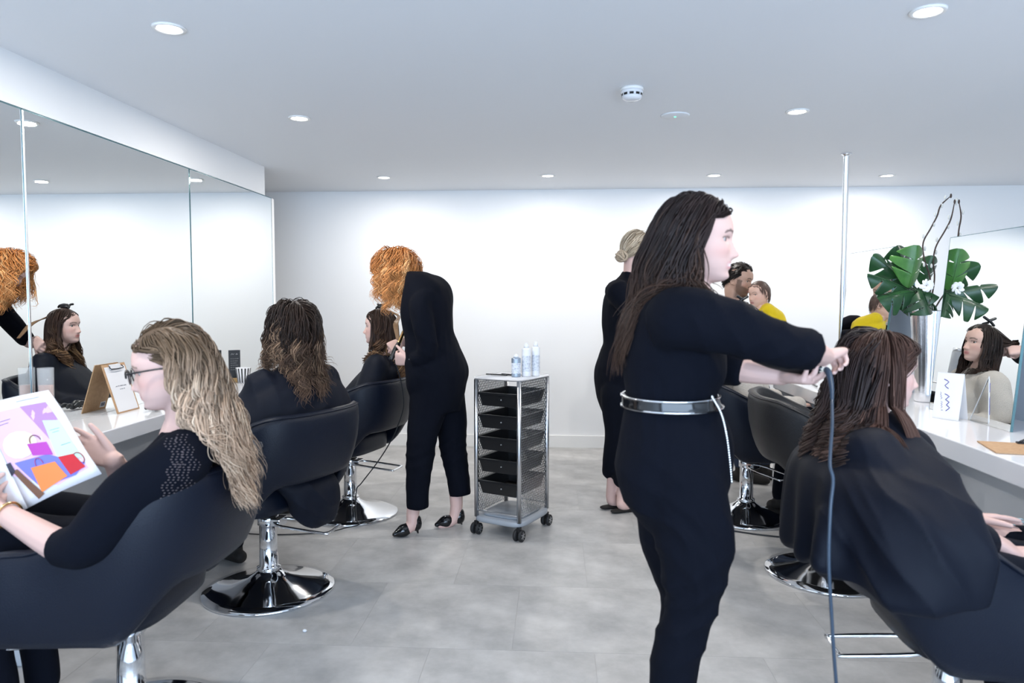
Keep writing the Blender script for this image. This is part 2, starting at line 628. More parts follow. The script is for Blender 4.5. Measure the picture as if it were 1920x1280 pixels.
CL = {'L1': (-1.28, 2.06), 'L2': (-1.283, 3.12), 'L3': (-1.25, 4.30), 'R1': (1.12, 2.09), 'RM': (1.294, 3.468), 'R3': (1.144, 4.383)}
FC = {'L1': (-1, -.02), 'L2': (-.93, .37), 'L3': (-.96, .28), 'R1': (.995, -.05), 'RM': (.97, -.12), 'R3': (.99, .1)}
chair(*CL['L1'], FC['L1'], 'black salon chair of the blonde woman reading a magazine, nearest on the left', lever=math.radians(190))
chair(*CL['L2'], FC['L2'], 'black salon chair seen from behind under the brown haired client', lever=math.radians(-8))
chair(*CL['L3'], FC['L3'], 'black salon chair beside the redhead stylist, farthest on the left', lever=math.radians(-12))
chair(*CL['R1'], FC['R1'], 'black salon chair under the gowned client at the right edge', lift=-.03, lever=math.radians(176))
chair(*CL['RM'], FC['RM'], 'empty charcoal salon chair between the two right hand clients', M_GREYLEATHER, .02, lever=math.radians(100))
chair(*CL['R3'], FC['R3'], 'black salon chair behind the dark haired stylist, farthest on the right', lever=math.radians(-60))


# ------------------------------------------------------------------ trolley
def trolley():
    rz = math.atan2(-.119, .245)
    t = thing('salon_trolley', 'silver mesh sided trolley on castors with five black trays', 'trolley', (-.245, 4.045, 0), rz)
    W, D = .135, .165
    z0, z1 = .105, .865

    def rr(w, d, za, zb, r=.03):
        rows = []
        for k, zz in ((.97, za), (1, za + .006), (1, zb - .006), (.97, zb)):
            row = []
            for j in range(32):
                a = 2 * math.pi * j / 32
                cx, sy = math.cos(a), math.sin(a)
                row.append(V((w * k * math.copysign(abs(cx) ** .35, cx), d * k * math.copysign(abs(sy) ** .35, sy), zz)))
            rows.append(row)
        return MB().grid(rows)
    rr(W + .022, D + .022, .075, .105).build('base_board', M_GREYP, t)
    rr(W - .012, D - .012, .1055, .118).build('base_tray', M_GREYP, t)
    for sx in (-1, 1):
        for sy in (-1, 1):
            MB().lathe([(.0125, .10), (.0125, z1), (.001, z1)], 16, Matrix.Translation((sx * W, sy * D, 0))).build('post', M_STEEL, t)
    for sy in (-1, 1):
        MB().tube([(-W, sy * D, .135), (W, sy * D, .135)], .005, 8, 1).build('rail', M_STEEL, t)
    # mesh sides: a real lattice of crossing wires
    for sx in (-1, 1):
        g = MB()
        n = 20
        hh = z1 - .12
        for k in range(-42, 20):
            for sg in (-1, 1):
                y0 = k * .0165
                # line y = y0 + (z)*tan ; clip to panel
                pts = []
                sl = .62
                za = max(0, (0 - y0) / sl) if sl > 0 else 0
                zb = min(hh, (2 * D - y0) / sl)
                if zb - za < .012:
                    continue
                ya, yb = y0 + za * sl - D, y0 + zb * sl - D
                if sg < 0:
                    ya, yb = -ya, -yb
                dz = .0030
                g.add([(sx * W - .001, ya, .12 + za - dz), (sx * W + .001, ya, .12 + za - dz), (sx * W + .001, ya, .12 + za + dz), (sx * W - .001, ya, .12 + za + dz),
                       (sx * W - .001, yb, .12 + zb - dz), (sx * W + .001, yb, .12 + zb - dz), (sx * W + .001, yb, .12 + zb + dz), (sx * W - .001, yb, .12 + zb + dz)],
                      [(0, 1, 5, 4), (1, 2, 6, 5), (2, 3, 7, 6), (3, 0, 4, 7), (0, 3, 2, 1), (4, 5, 6, 7)])
        g.build('mesh_side', M_STEEL, t, False)
    for k in range(5):
        z = .232 + k * .122
        m = MB()
        w0, w1, d0, d1, h = W - .022, W - .012, D - .016, D - .004, .075
        o = [V((x, y, zz)) for zz, w, d in ((z, w0 - .008, d0), (z + h, w1, d1)) for x, y in ((-w, -d), (w, -d), (w, d), (-w, d))]
        i_ = [V((x, y, zz)) for zz, w, d in ((z + .003, w0 - .011, d0 - .003), (z + h, w1 - .004, d1 - .004)) for x, y in ((-w, -d), (w, -d), (w, d), (-w, d))]
        m.add(o + i_, [(3, 2, 1, 0), (0, 1, 5, 4), (1, 2, 6, 5), (2, 3, 7, 6), (3, 0, 4, 7), (8, 9, 10, 11), (8, 12, 13, 9), (9, 13, 14, 10), (10, 14, 15, 11), (11, 15, 12, 8),
                       (4, 5, 13, 12), (5, 6, 14, 13), (6, 7, 15, 14), (7, 4, 12, 15)])
        tr = m.build('tray', M_BLACKP, t, False)
        rim = MB().box(-w1 - .012, w1 + .012, -d1 - .008, -d1, z + h - .012, z + h)
        rim.box(-w1 - .012, -w1, -d1, d1, z + h - .006, z + h).box(w1, w1 + .012, -d1, d1, z + h - .006, z + h)
        rim.build('tray_rim', M_BLACKP, tr, False)
        MB().lathe([(.001, -.002), (.0035, -.002), (.0035, .002), (.001, .002)], 10, Matrix.Translation((.02, -d1 + .001, z + h * .5)) @ Matrix.Rotation(math.pi / 2, 4, 'X')).build('screw', M_STEEL, tr)
    rr(W + .03, D + .03, z1 + .001, z1 + .012).build('top_board', M_GLOSSW, t)
    for sx in (-1, 1):
        for sy in (-1, 1):
            fk = MB().box(sx * W - .010, sx * W + .010, sy * D - .012, sy * D + .012, .052, .078).build('castor', M_BLACKP, t, False, bevel=.003)
            for q in (-1, 1):
                Mx = Matrix.Translation((sx * W + q * .016, sy * D, .0325)) @ Matrix.Rotation(math.pi / 2, 4, 'Y')
                MB().lathe([(.001, -.009), (.028, -.009), (.032, -.005), (.032, .005), (.028, .009), (.001, .009)], 28, Mx).build('wheel', M_RUBBER, fk)
                h_ = MB()
                for s in range(6):
                    Mr = Mx @ Matrix.Rotation(s * math.pi / 3, 4, 'Z')
                    h_.box(.002, .021, -.003, .003, q * .0091 - .0006, q * .0091 + .0009, Mr)
                h_.build('hub_spokes', M_STEEL, fk, False)
    return t, Matrix.Translation((-.245, 4.045, 0)) @ Matrix.Rotation(rz, 4, 'Z')


TR, TRM = trolley()
TZ = .8775


def spray(x, y, z, r, h, body, cap, label, group):
    t = thing('spray_can', label, 'spray can', (x, y, z), 0, group)
    MB().lathe([(.001, 0), (r * .96, 0), (r, .004), (r, h * .80), (r * .93, h * .83), (r * .62, h * .86), (.001, h * .86)], 28).build('can', body, t)
    MB().lathe([(r * .55, h * .86), (r * .55, h * .92), (r * .35, h * .97), (r * .22, h), (.001, h)], 20).build('nozzle', cap, t)
    MB().lathe([(r * 1.006, h * .15), (r * 1.006, h * .62)], 28, caps=False).build('printed_band', M_CANPRINT, t)


M_CANBLUE = mat('pale_blue_metal', (.36, .43, .52), .25, .55)
M_CANWHITE = mat('white_enamel', (.82, .83, .86), .25)
M_CANPRINT = mat('printed_label', (.70, .73, .78), .4, var=((.42, .46, .54), 90, .50, .62))
for lx, ly, r, h, bm_, lab in ((.055, -.055, .026, .125, M_CANBLUE, 'short pale blue spray can on the trolley top, nearest one'),
                               (.092, -.005, .0255, .185, M_CANWHITE, 'tall white spray can on the trolley top, left of the pair'),
                               (.122, .050, .0235, .19, M_CANWHITE, 'tall white spray can at the back corner of the trolley top')):
    p = TRM @ V((lx, ly, TZ))
    spray(p.x, p.y, p.z, r, h, bm_, M_CANWHITE, lab, 'spray cans on the trolley')
# combs and a towel on the trolley top
cl = MB().box(-.075, .075, -.05, .05, 0, .004, TRM @ Matrix.Translation((-.04, .06, TZ)) @ Matrix.Rotation(.25, 4, 'Z')).build('folded_tissue', M_PAPER, None, False)
tag(cl, 'flat white tissue on the trolley top behind the combs', 'tissue')
for (x0, y0, a, lab) in ((-.07, -.05, .1, 'black tail comb at the left of the trolley top'), (.0, -.02, -.2, 'black styling comb in the middle of the trolley top')):
    Mc = TRM @ Matrix.Translation((x0, y0, TZ + .005)) @ Matrix.Rotation(a, 4, 'Z')
    t = thing('comb', lab, 'comb', Mc.translation, 0, 'combs on the trolley')
    L = Matrix.Rotation(math.atan2(-.119, .245) + a, 4, 'Z')
    MB().box(-.07, .06, .003, .010, -.003, .003, L).build('spine', M_BLACKP, t, False)
    tt = MB()
    for k in range(22):
        tt.box(-.03 + k * .004, -.0285 + k * .004, -.012, .003, -.002, .002, L)
    tt.build('teeth', M_BLACKP, t, False)

# ------------------------------------------------------------------ vase with monstera leaves and willow twigs
VX, VY = 1.885, 3.80
vase = MB()
rows = []
for z, r in ((0, .050), (.01, .056), (.05, .055), (.2, .064), (.46, .083), (.465, .083), (.463, .079), (.2, .060), (.03, .05)):
    rows.append([V((r * (1 + .02 * math.cos(12 * a)) * math.cos(a), r * (1 + .02 * math.cos(12 * a)) * math.sin(a), z)) for a in [2 * math.pi * j / 72 for j in range(72)]])
vase.grid(rows)
vo = vase.build('silver_vase', mat('hammered_silver', (.86, .86, .88), .20, 1, bump=(22, .16)))
vo.location = (VX, VY, IH)
tag(vo, 'tall fluted silver vase holding big leaves on the island', 'vase')


def monstera(parent, base, tip, normal, width, m, seed, cuts=5):
    """split leaf: stalk, and a blade whose lobes are real cut outlines with thickness"""
    rg = random.Random(seed)
    base, tip, nrm = V(base), V(tip), V(normal).normalized()
    ax = (tip - base)
    L = ax.length
    ax.normalize()
    nrm = (nrm - ax * nrm.dot(ax)).normalized()
    sd = ax.cross(nrm)
    mb = MB()

    def pt(u, v, e=0):
        # u along 0..1, v signed width; curved blade
        z = -.18 * L * (u - .45) ** 2 - .55 * abs(v) ** 1.6 / max(width, .01) * .6
        return base + ax * (u * L) + sd * v + nrm * (z + e)
    # outline of one half: lobes with deep rounded cuts between them
    def half(u):
        body = width * (math.sin(math.pi * min(1, u * .90 + .09)) ** .55)
        ph = (u * cuts) % 1.0
        cut = math.exp(-((ph - .98) / .12) ** 2) + math.exp(-((ph + .02) / .12) ** 2)
        if u < .10 or u > .90:
            cut = 0
        return max(.006, body * (1 - .86 * min(1, cut)))
    nu, nw = 54, 5
    for sgn in (-1, 1):
        vs, fs = [], []
        for e in (.0009, -.0009):
            for i in range(nu + 1):
                u = i / nu
                w = half(u)
                for j in range(nw + 1):
                    q = j / nw
                    vs.append(pt(min(1.05, u + .30 * q * q * (w / width) * (1 - u)), sgn * q * w, e))
        n1 = (nu + 1) * (nw + 1)
        for i in range(nu):
            for j in range(nw):
                a = i * (nw + 1) + j
                fs += [(a, a + 1, a + nw + 2, a + nw + 1), (n1 + a, n1 + a + nw + 1, n1 + a + nw + 2, n1 + a + 1)]
            a = i * (nw + 1) + nw
            fs.append((a, n1 + a, n1 + a + nw + 1, a + nw + 1))
        mb.add(vs, fs)
    lf = mb.build('leaf', m, parent, world=True)
    MB().tube([pt(u, 0, .0012) for u in (0, .25, .5, .75, .97)], [.0035, .003, .0025, .002, .001], 6, 3).build('midrib', m, lf, world=True)
    return lf


PL = thing('monstera_bouquet', 'bouquet of glossy split monstera leaves standing in the silver vase', 'plant', (VX, VY, IH + .03))
top = V((VX, VY, IH + .46))
LEAVES = [  # base px, tip px, depth, normal, width, material, lobes
    ((1712, 540), (1640, 478), 3.78, (-.25, -.85, .45), .070, M_GREEN, 3), ((1710, 545), (1630, 512), 3.70, (-.2, -.75, .65), .055, M_GREEN, 3),
    ((1712, 535), (1682, 462), 3.84, (.0, -1, .1), .075, M_GREEN, 3), ((1705, 540), (1722, 460), 3.68, (.15, -1, .25), .085, M_GREENL, 3),
    ((1716, 545), (1650, 560), 3.66, (-.1, -.8, .6), .070, M_GREEN, 3), ((1728, 545), (1742, 590), 3.64, (.1, -.9, .4), .075, M_GREEN, 3),
    ((1722, 540), (1762, 556), 3.66, (.2, -.7, .7), .055, M_GREEN, 3), ((1730, 535), (1752, 480), 3.92, (.1, -.9, .4), .06, M_GREEN, 3),
    ((1715, 550), (1690, 580), 3.74, (-.1, -.9, .3), .06, M_GREEN, 3)]
for i, (b0, t0, Y, nr, w, m, c) in enumerate(LEAVES):
    b_, t_ = P(*b0, Y), P(*t0, Y - .04)
    monstera(PL, b_, t_, nr, w, m, i, c)
    MB().tube([V((VX + (i % 3 - 1) * .02, VY + (i % 4 - 1.5) * .015, IH + .05)), V((VX + (i % 3 - 1) * .03, VY + (i % 4 - 1.5) * .02, IH + .44)), (top + b_) / 2 + V((0, 0, .02)), b_], .0045, 6, 4).build('stalk', M_GREEN, PL, world=True)
TW = [[(1745, 530), (1733, 485), (1731, 455), (1745, 428), (1757, 405), (1764, 385), (1783, 367)],
      [(1752, 525), (1750, 490), (1755, 462), (1772, 432), (1783, 410), (1790, 378)],
      [(1790, 520), (1795, 460), (1798, 430), (1802, 405), (1798, 378)]]
for i, tw in enumerate(TW):
    pts = [V((VX + .01 * i, VY + .02, IH + .10)), V((VX + .01 * i, VY + .02, IH + .42))] + [P(x, y, 3.86 + .03 * i) for x, y in tw]
    t = thing('willow_twig', ('left willow twig bending right above the leaves', 'middle willow twig with a small green leaf', 'short looking willow twig ending above the mirror')[i], 'twig', pts[0], 0, 'pussy willow twigs in the vase')
    MB().tube(pts, [.004] * 3 + [.0038] * (len(tw) - 2) + [.002], 7, 5).build('stem', M_TWIG, t, world=True)
    c = bez(pts[2:], 6)
    for k in range(4, len(c), 5):
        d = V(c[k]) - V(c[k - 1])
        sgn = 1 if (k // 5) % 2 else -1
        o = V(c[k]) + V((sgn * .010, 0, .008))
        MB().ell(o, (.0055, .0055, .012)).build('catkin', M_CATKIN, t, world=True)
    MB().ell(V(c[-1]), (.005, .005, .012)).build('bud', M_TWIG, t, world=True)
fl = thing('white_flower', 'white bloom tucked low among the monstera leaves', 'flower', P(1736, 535, 3.58))
for k in range(9):
    a = k * 2.4
    Mp = Matrix.Rotation(a, 4, 'Y') @ Matrix.Rotation(.5, 4, 'X')
    MB().ell(V(fl.location) + Mp @ V((.016, -.007, .012)), (.015, .0035, .011), Mp.to_3x3(), 10, 8).build('petal', M_PAPER, fl, world=True)
MB().tube([V((VX, VY, IH + .1)), V((VX, VY - .02, IH + .45)), V(fl.location)], .004, 6, 4).build('stem', M_GREEN, fl, world=True)


# ------------------------------------------------------------------ small things on the counters
def squiggle(mb, M, x0, x1, z, h, seed, r=.0006):
    rg = random.Random(seed)
    x = x0
    while x < x1:
        w = min(rg.uniform(.4, 1.0) * h * 3.2, x1 - x)
        n = max(3, int(w / (h * .45)))
        pts = [M @ V((x + w * k / n, -.0004, z + (h * rg.uniform(.25, .6)) * (1 if k % 2 else -.5))) for k in range(n + 1)]
        mb.tube(pts, r, 4, 2)
        x += w + h * .9
    return mb


M_INK = mat('ink_grey', (.10, .11, .16), .7)
M_INKB = mat('ink_blue', (.10, .10, .35), .7)
M_CHALK = mat('chalk', (.5, .5, .5), .8)


def aframe(name, label, cat, pos, rz, w, h, lean, back, front, thick=.003, clip=False):
    """board or card folded to stand as a tent: a front leaf and a back leaf"""
    t = thing(name, label, cat, pos, rz)
    fr = Matrix.Translation((0, -lean, 0)) @ Matrix.Rotation(-math.atan2(lean, h), 4, 'X')
    bk = Matrix.Translation((0, lean, 0)) @ Matrix.Rotation(math.atan2(lean, h), 4, 'X')
    hh = math.hypot(h, lean)
    MB().box(-w / 2, w / 2, 0, thick, 0, hh, fr).build('front_leaf', back, t, False)
    MB().box(-w / 2, w / 2, -thick, 0, 0, hh, bk).build('back_leaf', back, t, False)
    MB().box(-w / 2 + .004, w / 2 - .004, -.0012, -.0002, .003, hh - .012, fr).build('sheet', front, t, False)
    return t, fr, bk, hh


# clipboard leaning on the left mirror, price sheet to the front
t = thing('price_clipboard', 'brown clipboard with a white price sheet leaning on the left mirror', 'clipboard', (-2.012, 3.285, CH + .001))
Lm = Matrix.Rotation(math.radians(-17.5), 4, 'Y')
MB().box(-.004, 0, -.088, .088, 0, .235, Lm).build('board', M_KRAFT, t, False)
MB().box(.0004, .0014, -.078, .078, .006, .222, Lm).build('sheet', M_PAPER, t, False)
MB().box(.0016, .006, -.042, .042, .206, .232, Lm).build('clip', M_STEEL, t, False, bevel=.001)
MB().tube([Lm @ V(q) for q in ((.008, -.046, .222), (.013, -.046, .208), (.013, .046, .208), (.008, .046, .222))], .0024, 6, 2).build('clip_wire', M_BLACKP, t)
Ls = Lm @ Matrix.Translation((.0018, 0, 0)) @ Matrix.Rotation(math.radians(90), 4, 'Z')
w_ = MB()
squiggle(w_, Ls, -.04, .045, .125, .007, 3)
squiggle(w_, Ls, -.015, .022, .110, .005, 4)
w_.build('print', M_INK, t)
MB().box(-.0052, -.0042, .035, .072, .012, .040, Lm).build('barcode_label', M_PAPER, t, False)
bc = MB()
for k in range(7):
    bc.box(-.0060, -.0053, .039 + k * .0044, .0408 + k * .0044 + .0008 * (k % 3), .018, .036, Lm)
bc.build('barcode', M_INK, t, False)


def tumbler(name, label, pos, r, h, water=0, m=M_GLASS):
    t = thing(name, label, 'glass', pos)
    MB().lathe([(.001, 0), (r * .86, 0), (r * .9, .004), (r, h), (r - .002, h), (r * .9 - .002, .009), (.001, .009)], 28).build('glass', m, t)
    if water:
        MB().lathe([(.001, .0095), (r * .9 - .003, .0095), (r * .9 + (r * .1) * water - .003, h * water), (.001, h * water)], 24).build('drink', mat('amber_drink', (.50, .30, .24), .1, alpha=.75), t)
    return t


def glove(pos, rz, label):
    t = thing('hair_clip', label, 'hair clip', pos, rz, 'black hair clips on the left shelf')
    for s in (-1, 1):
        MB().tube([(0, s * .004, .012), (.03, s * .016, .030), (.06, s * .014, .022), (.085, s * .006, .012)], [.010, .013, .011, .006], 10, 4).build('jaw', M_BLACKP, t)
        MB().tube([(0, s * .006, .014), (-.028, s * .018, .026), (-.042, s * .024, .02)], [.009, .010, .008], 10, 4).build('grip', M_BLACKP, t)
    for k in range(4):
        MB().tube([(.035 + k * .014, -.013, .016), (.035 + k * .014, 0, .004 + .004), (.035 + k * .014, .013, .016)], .003, 6, 3).build('tooth', M_BLACKP, t)


glove((-1.90, 3.30, CH + .001), 1.9, 'black claw clip on the left shelf beside the price clipboard')
# little black sign on a wooden foot, striped cup
sx = P(441, 690, 4.55)
t = thing('menu_sign', 'small slim blackboard sign on a wooden foot on the left shelf', 'sign', (-2.045, 4.49, CH + .001), math.radians(28))
MB().box(-.04, .04, -.018, .018, 0, .028).build('wooden_foot', mat('oak', (.50, .30, .11), .5), t, False, bevel=.002)
MB().box(-.035, .035, -.003, .003, .026, .205).build('board', mat('slate', (.022, .025, .03), .6), t, False)
ch = MB()
I4 = Matrix.Translation((0, -.0031, 0))
squiggle(ch, I4, -.02, .02, .178, .012, 1, .0008)
for k in range(6):
    squiggle(ch, I4, -.024, .024 - .006 * (k % 3), .15 - k * .014, .005, 7 + k, .0005)
ch.build('chalk_writing', M_CHALK, t)
t = thing('striped_cup', 'white paper cup with black vertical stripes on the left shelf', 'cup', (-1.98, 4.47, CH + .001))
MB().lathe([(.001, 0), (.034, 0), (.046, .095), (.044, .095), (.032, .004), (.001, .004)], 36).build('cup', M_PAPER, t)
for k in range(14):
    a = 2 * math.pi * k / 14
    q = [V(((.0345 + (.0122) * z) * math.cos(a + d), (.0345 + .0122 * z) * math.sin(a + d), .003 + .090 * z)) for z in (0, 1) for d in (-.09, .09)]
    q2 = [v + V((math.cos(a), math.sin(a), 0)) * .0006 for v in q]
    MB().add(q + q2, [(0, 1, 3, 2), (4, 6, 7, 5), (0, 4, 5, 1), (1, 5, 7, 3), (3, 7, 6, 2), (2, 6, 4, 0)]).build('stripe', M_BLACKP, t, False)
tumbler('water_glass', 'tall clear tumbler on the left shelf between the two gowned clients', (-1.87, 4.86, CH + .001), .034, .125, 0, M_LENS)
tumbler('tall_drink_glass', 'tall glass of pink amber drink on the left shelf near the mirror seam', (-2.06, 2.80, CH + .001), .030, .25, .72, M_LENS)

# right: folded price card, lying hardboard, white stand
t, fr, bk, hh = aframe('price_card', 'folded white price card with blue handwriting before the right mirror', 'card', (1.715, 3.25, IH + .001), math.radians(-58), .115, .20, .035, M_PAPER, M_PAPER, .0012)
w_ = MB()
Rt = fr @ Matrix.Translation((0, -.0014, hh / 2)) @ Matrix.Rotation(math.radians(80), 4, 'Y')
for k in range(1):
    squiggle(w_, Rt, -.075, .08, -.005, .026, 21, .0018)
squiggle(w_, Rt, -.02, .06, -.03, .010, 22, .0006)
w_.build('handwriting', M_INKB, t)
t = thing('kraft_clipboard', 'brown hardboard clipboard lying flat at the front of the island', 'clipboard', (1.605, 2.59, IH + .001), math.radians(-14))
MB().box(-.10, .10, -.10, .11, 0, .004).build('board', M_KRAFT, t, False)
MB().box(.02, .10, .085, .108, .004, .010).build('clip', M_BLACKP, t, False, bevel=.001)
MB().tube([(.03, .09, .012), (.05, .09, .022), (.07, .09, .012)], .004, 8, 4).build('clip_lever', M_BLACKP, t)
t, fr, bk, hh = aframe('sheet_stand', 'white upright sheet stand at the right edge on the island', 'stand', (1.72, 2.38, IH + .001), math.radians(-80), .12, .22, .05, M_PAPER, M_PAPER, .002)
t = thing('hair_pin', 'slim dark hair grip lying on the island near the straightener', 'hair grip', (1.55, 4.43, IH + .001), .25)
MB().tube([(-.02, -.05, .003), (0, 0, .003), (.03, .07, .003)], .0028, 6, 4).build('prong', M_BLACKP, t)
MB().tube([(-.016, -.05, .007), (.004, 0, .008), (.034, .07, .004)], .002, 6, 4).build('spring_prong', M_BLACKP, t)
# second trolley behind the far stylists, seen in the leaning mirror
t2 = copy_tree(TR)
t2.location = (.62, 5.62, 0)
t2.rotation_euler = (0, 0, .5)
t2['label'] = 'second mesh sided trolley by the back wall, visible in the right mirror'
t2['group'] = TR['group'] = 'mesh sided trolleys'
tc2 = thing('canister', 'tall grey canister on the second trolley, visible in the right mirror', 'canister', (.60, 5.60, TZ))
MB().lathe([(.001, 0), (.036, 0), (.037, .004), (.037, .24), (.034, .245), (.001, .245)], 28).build('can', M_GREYP, tc2)
MB().lathe([(.001, .2455), (.035, .2455), (.035, .27), (.001, .272)], 28).build('lid', M_STEEL, tc2)


def cord(name, label, pts, r, m):
    o = MB().tube(pts, r, 8, 8).build(name, m)
    return tag(o, label, 'cable')

# ------------------------------------------------------------------ people: heads, hands, hair
LIGHT = (.60, .39, .32)
PALE = (.66, .44, .385)
TAN = (.50, .31, .23)


def lerp_tab(tab, z):
    return np.interp(z, [t[0] for t in tab], [t[1] for t in tab])


FRONT = [(-.116, .030), (-.113, .052), (-.108, .072), (-.098, .083), (-.085, .0825), (-.077, .0835), (-.066, .0865), (-.055, .0855), (-.045, .086), (-.02, .085), (0, .0835), (.015, .088), (.03, .0895),
         (.045, .087), (.062, .080), (.08, .066), (.094, .045), (.102, .026), (.107, .0)]
BACK = [(-.116, .02), (-.113, .012), (-.1, -.01), (-.09, -.022), (-.07, -.045), (-.05, -.070), (-.03, -.086), (0, -.097), (.03, -.098), (.06, -.089), (.085, -.066), (.1, -.038), (.107, -.006)]
WIDE = [(-.116, .012), (-.113, .020), (-.108, .029), (-.1, .0375), (-.09, .046), (-.075, .055), (-.06, .0605), (-.045, .0645), (-.02, .0695), (0, .0715), (.03, .0745), (.06, .0695), (.08, .057), (.094, .0405), (.102, .025), (.107, .004)]


def head_mesh(mb, M, k=1.0, nose=1.0, baby=False, smile=0, male=False):
    nz, na = 78, 72
    rows = []
    for i in range(nz + 1):
        z = -.116 + .223 * (1 - math.cos(math.pi * i / nz)) / 2
        f, b, w = lerp_tab(FRONT, z), lerp_tab(BACK, z), lerp_tab(WIDE, z)
        if male:
            w *= 1.05 if z < -.03 else 1.02
        if baby and z < 0:
            w *= 1.06
            f += .004 * math.exp(-((z + .05) / .03) ** 2)
        yc = -.012
        row = []
        for j in range(na):
            a = 2 * math.pi * j / na
            sx, cy = math.sin(a), math.cos(a)
            ex = .80 if cy > 0 else .92
            x = w * math.copysign(abs(sx) ** .92, sx)
            yv = yc + ((f - yc) if cy > 0 else (yc - b)) * math.copysign(abs(cy) ** ex, cy)
            if cy > 0:
                g = lambda x0, z0, s1, s2: math.exp(-((x - x0) / s1) ** 2 - ((z - z0) / s2) ** 2)
                nh = lerp_tab([(-.06, 0), (-.052, .002), (-.048, .0125), (-.0425, .0225), (-.037, .0235), (-.028, .018), (-.015, .0105), (0, .0045), (.012, .001), (.02, 0)], z) * nose
                ns = lerp_tab([(-.055, .014), (-.042, .0115), (-.03, .0085), (0, .0075), (.02, .008)], z)
                d = nh * math.exp(-(x / ns) ** 2)
                d += .0075 * nose * (g(.0125, -.043, .006, .0065) + g(-.0125, -.043, .006, .0065))
                for s in (-1, 1):
                    d -= .0105 * g(s * .030, -.001, .015, .0105)
                    d += .0035 * g(s * .030, .0085, .016, .0035)
                    d += .0022 * g(s * .030, -.0105, .014, .004)
                    d += .003 * g(s * .028, .021, .020, .006)
                    d += (.003 + .004 * smile) * g(s * .042, -.027, .018, .014)
                lw = .020 + .006 * smile
                d += .0040 * g(0, -.0615, lw, .0042) + .0052 * g(0, -.0725, lw * .9, .0045)
                d -= .0042 * g(0, -.0668, lw * 1.15, .0016 + .0016 * smile)
                d -= .0025 * g(0, -.080, .018, .004)
                d += .0035 * g(0, -.098, .018, .010)
                yv += d
            row.append(M @ V((x * k, yv * k, z * k)))
        rows.append(row)
    mb.grid(rows)
    for s in (-1, 1):   # ears
        c = V((s * .0725, -.012, -.012))
        E = Matrix.Rotation(s * -.35, 3, 'Z') @ Matrix.Rotation(.18, 3, 'X')
        pts = []
        for q in range(13):
            a = math.radians(-120 + 300 * q / 12)
            pts.append(M @ ((c + E @ V((s * .006, -.017 * math.cos(a) - .004, .029 * math.sin(a)))) * k))
        mb.tube(pts, [.0042 * k] * 13, 8, 2)
        rw = Matrix(E)
        mb.ell(M @ (c * k), (.005 * k, .014 * k, .024 * k), (M.to_3x3() @ E), 12, 8)
        mb.ell(M @ ((c + V((0, .006, -.027))) * k), (.005 * k, .007 * k, .008 * k), M.to_3x3(), 10, 8)


def head_frame(pos, fwd, up=(0, 0, 1)):
    y = V(fwd).normalized()
    x = y.cross(V(up)).normalized()
    z = x.cross(y)
    m = Matrix((x, y, z)).transposed().to_4x4()
    m.translation = V(pos)
    return m


def paint_skin(me, M, k, skin, brow, lip=(.55, .20, .19), smile=0, beard=None):
    co = get_co(me)
    Mi = np.array(M.inverted())
    q = (co @ Mi[:3, :3].T + Mi[:3, 3]) / k
    x, y, z = q[:, 0], q[:, 1], q[:, 2]
    c = np.tile(np.array(skin), (len(co), 1))
    near = (np.abs(z) < .13) & (np.abs(x) < .09) & (y > .0) & (y < .13)
    ax = np.abs(x)

    def mix(w, col):
        w = np.where(near, np.clip(w, 0, 1), 0)[:, None]
        return c * (1 - w) + np.array(col) * w
    rosy = (skin[0] * 1.0, skin[1] * .80, skin[2] * .78)
    c = mix(.6 * np.exp(-((ax - .045) / .02) ** 2 - ((z + .032) / .018) ** 2), rosy)
    c = mix(.5 * np.exp(-(x / .012) ** 2 - ((z + .04) / .01) ** 2), rosy)
    if beard:
        w = np.clip((-.046 - z + .30 * (ax - .02).clip(0)) / .010, 0, 1) * np.clip((y + .0) / .02, 0, 1)
        w = np.maximum(w, np.exp(-((z + .054) / .006) ** 2) * (ax < .03))
        w = np.maximum(w, np.clip((ax - .055) / .008, 0, 1) * (z < .0) * (z > -.1) * (y > .012) * (y < .045))
        c = mix(.85 * w, beard)
    lw = .0225 + .004 * smile
    lipm = np.clip(1.25 - (ax / lw) ** 2, 0, 1) * np.clip(1.5 - np.abs((z + .0665) / (.0092)) ** 2, 0, 1) * (y > .07)
    c = mix(lipm * .9, lip)
    if smile:
        teeth = np.clip(1.2 - (ax / (lw * .9)) ** 2, 0, 1) * np.exp(-((z + .0662) / .0036) ** 4) * (y > .06)
        c = mix(teeth, (.85, .82, .80))
    else:
        c = mix(.75 * np.exp(-((z + .0668) / .0013) ** 2) * (ax < .021), (.25, .08, .07))
    bz = .0185 + .004 * np.clip((ax - .012) / .02, 0, 1) - .008 * np.clip((ax - .036) / .016, 0, 1)
    c = mix(.9 * np.exp(-((z - bz) / .0032) ** 4) * (ax > .011) * (ax < .049) * (y > .04), brow)
    c = mix(.9 * np.exp(-((z - .0058 + .0025 * ((ax - .03) / .014) ** 2) / .0018) ** 2) * (ax > .016) * (ax < .047) * (y > .045), (.03, .02, .018))
    set_col(me, c)


